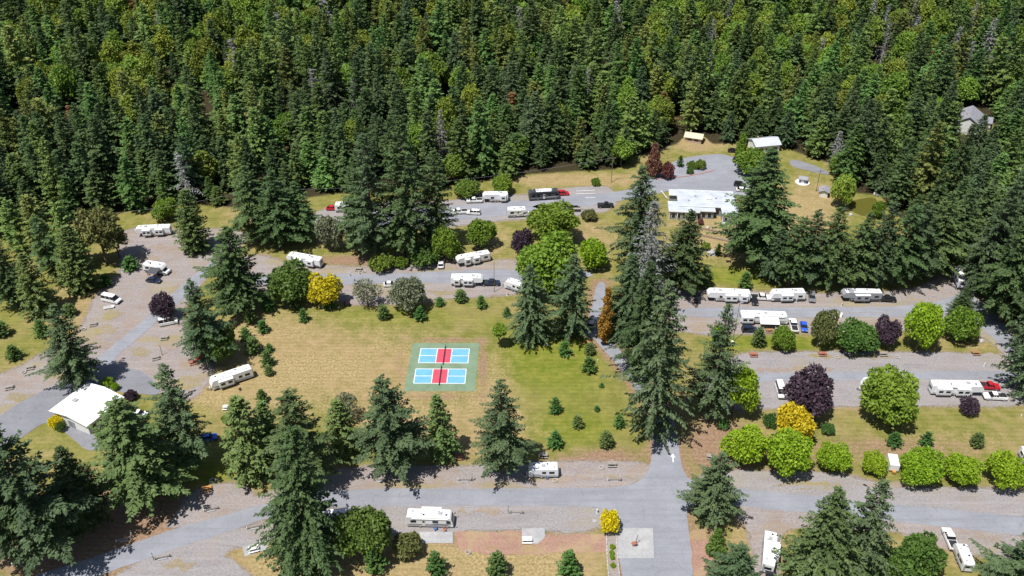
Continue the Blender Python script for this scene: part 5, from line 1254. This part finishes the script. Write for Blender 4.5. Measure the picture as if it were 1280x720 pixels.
def rail(px, py, dx, dy, post, label):
    """site hook-up: low rail between two stub posts, some with a taller meter post"""
    p = P(px, py, .3); o = empty('hookup_rail', (p.x, p.y, .02), uv(px, py, dx, dy)); tag(o, label, 'hook-up', 'low site hook-up rails')
    for z in (.25, .55): MB().box(-1.5, 1.5, -.05, .05, z, z + .12).build('rail_bar', 'wood_grey', o)
    MB().box(-1.62, -1.5, -.12, .12, 0, .75).build('stub_post', 'plastic_white', o); MB().box(1.5, 1.62, -.12, .12, 0, .75).build('stub_post', 'plastic_black', o)
    MB().box(-.9, .9, -.42, -.12, .0, .22).build('kerb_block', 'concrete', o)
    if post:
        MB().box(post*1.72-.07, post*1.72+.07, -.07, .07, 0, 2.4).build('meter_post', 'pole_wood', o); MB().box(post*1.72-.14, post*1.72+.14, -.2, -.075, 1.3, 1.8).build('meter_box', 'plastic_grey', o)
for a in ((25,705,1,-.08,0,'low rail near the lower left corner below the conifer shadow'),(155,674,1,-.25,1,'low rail with a post between the two lower left conifer shadows'),(203,697,1,-.22,-1,'low rail with a post on the camera side of the lower left road'),
  (264,637,1,-.22,0,'low rail on the gravel bay below the orange picnic table'),(318,659,1,-.2,0,'low rail at the left foot of the huge conifer'),(475,600,1,0,0,'low rail on the gravel below the broad conifer'),
  (581,600,1,0,1,'low rail with a post on the gravel below the light green conifer'),(645,641,1,0,-1,'low rail with a post above the small slab and red soil'),(768,600,1,0,0,'low rail near the crossroads below the pale picnic table')):
    rail(*a)

def pole(bx, by, ty, label, arm=True, r=.13, mat='pole_wood', lamp=False):
    p = G(bx, by); h = height_to(p, ty); o = empty('utility_pole', p, 0.1); tag(o, label, 'pole', 'poles')
    MB().tube((0, 0, -.3), (0, 0, h), r, r * .7, 8).build('mast', mat, o)
    if arm:
        c_ = MB().box(-1.1, 1.1, -.06, .06, h - .7, h - .55).build('crossarm', mat, o)
        for x in (-.95, -.4, .4, .95): MB().tube((x, 0, h - .55), (x, 0, h - .32), .06, .04, 6).build('insulator', 'plastic_grey', c_)
    if lamp: MB().box(-.1, 1.0, -.12, .12, h - .25, h - .1).build('lamp_head', 'plastic_grey', o, .03)
    return Vector((p.x, p.y, p.z + h - .35))
pole(916,427,378,'slim lamp pole with a white footing on the grass strip between the eastern rows',False,.10,'pole_wood',True); 
o = MB().tube((0,0,-.1),(0,0,.35),.42,.36,10).build('pole_footing', 'wall_white'); o.location = G(915.6,427.5); tag(o,'white concrete footing under the lamp pole on the grass strip','footing')
w1_ = pole(764,228,196,'utility pole at the right end of the upper lane'); pole(618,365,327,'slim pole at the lower edge of the middle lot',False,.09); w2_ = pole(1020,239,212,'utility pole beside the small shed'); pole(834,199,183,'lamp pole at the car park by the forest edge',False,.08,'steel',True)
w3_ = pole(318,268,236,'utility pole at the forest edge left of centre'); w4_ = pole(138,292,266,'pale utility pole beside the loose pines')
pole(203,444,432,'brown upright plank post in the left gravel yard',False,.10)
def wire(a, b, lab):
    mb = MB(); n = 14; prev = None
    for i in range(n + 1):
        t_ = i / n; q_ = a.lerp(b, t_) - Vector((0, 0, 1.6 * 4 * t_ * (1 - t_) * (a - b).length / 60))
        if prev is not None: mb.tube(prev, q_, .022, .022, 4, False)
        prev = q_
    tag(mb.build('utility_wire', 'plastic_grey'), lab, 'wire', 'overhead wires')
wire(w4_, w3_, 'overhead wire along the forest edge at left'); wire(w3_, w1_, 'overhead wire crossing the forest edge above the upper lane')
# camp chair, drying rack, fire ring, cover, stones, stakes
p = P(250, 448, .6); o = empty('camp_chair', (p.x, p.y, .02), .6); tag(o, 'bright red camp shelter chair beside the dense green tree', 'chair')
MB().box(-.9, .9, -.7, .7, .55, .68).build('seat', 'fabric_red', o, .05); MB().box(-.9, .9, .58, .72, .69, 1.6).build('backrest', 'fabric_red', o, .05)
for x in (-.8, .8):
    for y in (-.6, .6): MB().tube((x, y, 0), (x, y, .56), .05).build('leg', 'steel', o)
p = P(249, 443, 1.0); o = MB().box(-.7, .7, -.4, .4, 0, 1.5).build('storage_box', 'plastic_white', None, .08); o.location = (p.x, p.y, .03); tag(o, 'white storage box just behind the red camp chair', 'box')
for i, (px, py) in enumerate(((1041,393),(1047,394),(1052,394))):
    p = P(px, py, .6); o = empty('folding_board', (p.x, p.y, .08), .3 + i); tag(o, ['left','middle','right'][i] + ' one of three white folding boards on the first eastern lane', 'board', 'white folding boards')
    for s in (-1, 1): MB().add([(-.35, s*.45, 0), (.35, s*.45, 0), (.3, s*.03, 1.4), (-.3, s*.03, 1.4), (-.35, s*.49, 0), (.35, s*.49, 0), (.3, s*.07, 1.42), (-.3, s*.07, 1.42)], [(0,1,2,3),(4,5,6,7),(0,1,5,4),(1,2,6,5),(2,3,7,6),(3,0,4,7)]).build('panel', 'plastic_white', o)
p = P(266, 601, .1); o = MB(); n = 16
for i in range(n):
    a0, a1 = 6.2832*i/n, 6.2832*(i+1)/n; o.tube((.7*math.cos(a0), .7*math.sin(a0), .15), (.7*math.cos(a1), .7*math.sin(a1), .15), .17, .17, 6, False)
o = o.build('fire_ring', 'rock'); o.location = (p.x, p.y, .02); tag(o, 'pale stone fire ring above the orange picnic table', 'fire ring')
p = P(743, 652, 0); o = MB().tube((0,0,-.1),(0,0,.16),.5,.5,16).build('utility_cover', 'concrete', None, .02); o.location = (p.x, p.y, .05); tag(o, 'round pale utility cover left of the bright yellow shrub', 'cover')
p = P(1116, 579, 1.2); o = empty('white_camper_box', (p.x, p.y, .03), 1.4); tag(o, 'small white box trailer squeezed between two roadside lime trees', 'trailer')
MB().box(-1.9, 1.9, -1.1, 1.1, .5, 2.4).build('body', 'rv_white', o, .08); MB().box(-1.8, 1.8, -1.0, 1.0, 2.405, 2.44).build('roof', 'rv_roof', o); wheels(o, (-.2,), 2.25, .33); MB().box(-2.6, -1.9, -.4, .4, .4, .9).build('tool_box', 'wood_orange', o)
for i, (px, py) in enumerate(((713,445),(681,432),(747,452),(1276,521))):
    p = P(px, py); o = empty('marker_stake', p, i); tag(o, ['pale stake between the young conifers right of the green patch','pale stake under the left drooping conifer','stake at the far right of the central lawn','white stake on the lawn at the right edge'][i], 'stake', 'marker stakes')
    MB().box(-.08, .08, -.06, .06, -.05, .75).build('stake', 'plastic_white', o); MB().box(-.15, .15, -.10, -.065, .45, .78).build('plate', 'plastic_white', o)
def boulder(px, py, r, lab, seed_):
    bm = bmesh.new(); bmesh.ops.create_icosphere(bm, subdivisions=2, radius=r); rr = random.Random(seed_)
    for v_ in bm.verts: v_.co *= rr.uniform(.8, 1.12); v_.co.z *= .65
    me = bpy.data.meshes.new('boulder'); bm.to_mesh(me); bm.free(); o = link('boulder', me, None, M['rock']); o.location = P(px, py) + Vector((0, 0, r * .3)); tag(o, lab, 'boulder', 'boulders')
for i, a in enumerate(((1055,262,1.1,'large pale boulder at the left bank of the pond'),(1063,269,.8,'pale boulder at the lower bank of the pond'),(1095,244,1.2,'pale boulder at the upper right bank of the pond'),(1102,236,1.0,'pinkish boulder above the pond'),(884,285,.8,'pale boulder between the clubhouse and its retaining wall'),(1226,427,.9,'pale boulder on the grass tip at the right end of the strip'),(412,695,.7,'pale stone on the straw grass right of the huge conifer'))): boulder(*a, i)
# planting bed with clipped balls and stone edging, statue post on the concrete square
bed = poly([(758,664),(770,664),(772,700),(776,735),(762,735),(759,700)]); sheet('planting_bed', bed, .09, 'gravel_pink')
for k0, k1 in ((0, 5), (1, 2), (2, 3), (5, 4), (4, 3)):
    a, b = bed[k0], bed[k1]; n = max(1, int((b - a).length / .9)); d_ = math.atan2((b-a).y, (b-a).x)
    for i in range(n):
        c_ = a.lerp(b, (i + .5) / n); o = MB().box(-.42, .42, -.14, .14, -.05, .24).build('edging_stone', 'rock', bpy.data.objects['planting_bed'], .04); o.location = (c_.x, c_.y, .09); o.rotation_euler.z = d_ + RNG.uniform(-.1, .1)
for i, (px, py) in enumerate(((765.4,683),(765,691),(765.4,696.5),(765.8,706.5))):
    round_px('clipped_shrub', 'shrub1', px, py, 3.6, 3.4, '%s clipped yellow green ball from the top in the narrow planting bed' % orda[i], 'leaf_lime', 'clipped balls in the planting bed', 'shrub')
p = P(793, 681); o = empty('statue_post', (p.x, p.y, .1), .2); tag(o, 'brown plinth with a leaning post in the middle of the concrete square', 'statue')
MB().box(-.55, .55, -.45, .45, 0, .5).build('plinth', 'wood_red', o, .04); MB().tube((.3, .0, .5), (.55, .2, 2.6), .10, .07).build('post', 'pole_wood', o); MB().box(-.2, .5, -.55, -.46, .1, .7).build('plaque', 'stripe_dark', o)
# kerb round the car park island
kp = [P(*q_) for q_ in ((820,224),(846,222),(859,220.5),(878,217),(893,213))]
for i in range(len(kp) - 1):
    a, b = kp[i], kp[i+1]; n = max(1, int((b-a).length / 2.0))
    for j in range(n):
        c0_, c1_ = a.lerp(b, j/n), a.lerp(b, (j+1)/n); d_ = math.atan2((b-a).y, (b-a).x); o = MB().box(-(c1_-c0_).length/2+.02, (c1_-c0_).length/2-.02, -.2, .2, -.05, .2).build('kerb', 'kerb_red'); o.location = ((c0_.x+c1_.x)/2, (c0_.y+c1_.y)/2, .07); o.rotation_euler.z = d_; o['kind'] = 'structure'

# hook-up pedestals, bins and chairs round the sites
for i, (px, py, lab) in enumerate(((995,378,'white hook-up pedestal below the trailer with dark skirts'),(1080,378,'white hook-up pedestal below the dark grey trailer'),(1052,383,'white hook-up pedestal left of the dark grey trailer'),(1208,499,'white hook-up pedestal in front of the longest trailer of the second row'),(1230,458,'hook-up pedestal at the right end of the second row lane'),(1085,492,'hook-up pedestal left of the large yellow green tree'),(634,369,'hook-up pedestal below the white and grey trailer'),(437,345,'hook-up pedestal at the left of the middle lot'),(449,343,'hook-up pedestal right of the left one in the middle lot'),(746,641,'hook-up post near the round utility cover'),(184,320,'hook-up pedestal above the camper motorhome at upper left'),(702,268,'hook-up pedestal below the black sided motorhome'))):
    p = P(px, py); o = empty('hookup_pedestal', p, .2 * i); tag(o, lab, 'hook-up', 'hook-up pedestals')
    MB().box(-.14, .14, -.10, .10, -.05, 1.15).build('post', 'plastic_white', o); MB().box(-.24, .24, -.17, -.105, .65, 1.2).build('meter_box', 'plastic_grey', o); MB().box(-.4, .4, -.3, .3, -.04, .10).build('pad', 'concrete', o)
for i, (px, py, c_, lab) in enumerate(((944,414,'tarp_blue','blue camp chair in front of the trailer with awnings'),(970,412,'plastic_white','white camp chair under the pale awning'),(975,411,'stripe_dark','dark camp chair right of the white one under the awning'),(300,488,'stripe_dark','dark camp chair below the slanting trailer'),(544,663,'stripe_blue','blue camp chair on the slab of the white motorhome'),(556,664,'wood_red','red brown camp chair on the slab of the white motorhome'),(684,599,'stripe_blue','blue camp chair in front of the small white trailer'),(186,344,'wood_brown','brown camp chair under the dark awning'))):
    p = P(px, py); o = empty('camp_chair', (p.x, p.y, .11), i * 1.3); tag(o, lab, 'chair', 'camp chairs')
    MB().box(-.3, .3, -.28, .28, .40, .46).build('seat', c_, o); MB().box(-.3, .3, .25, .31, .47, 1.0).build('backrest', c_, o)
    for x in (-.27, .27):
        for y in (-.25, .25): MB().tube((x, y, 0), (x, y, .41), .025, .025, 5).build('leg', 'steel', o)
for i, (px, py, lab) in enumerate(((694,601,'steel fire ring in front of the small white trailer'),(585,691,'stone fire ring on the straw grass below the red soil'),(105,412,'fire ring beside the grey table under the lone van'),(30,466,'fire ring beside the grey table below the left lawn'),(1046,447,'fire ring beside the left table of the second eastern row'),(1122,447,'fire ring beside the middle table of the second eastern row'),(455,340,'fire ring beside the table behind the middle lot'),(752,585,'fire ring beside the pale table near the crossroads'))):
    p = P(px, py); mb = MB(); n = 12
    for k in range(n):
        a0, a1 = 6.2832*k/n, 6.2832*(k+1)/n; mb.tube((.55*math.cos(a0), .55*math.sin(a0), .14), (.55*math.cos(a1), .55*math.sin(a1), .14), .13, .13, 5, False)
    o = mb.build('fire_ring', 'rock'); o.location = (p.x, p.y, .07); tag(o, lab, 'fire ring', 'fire rings')
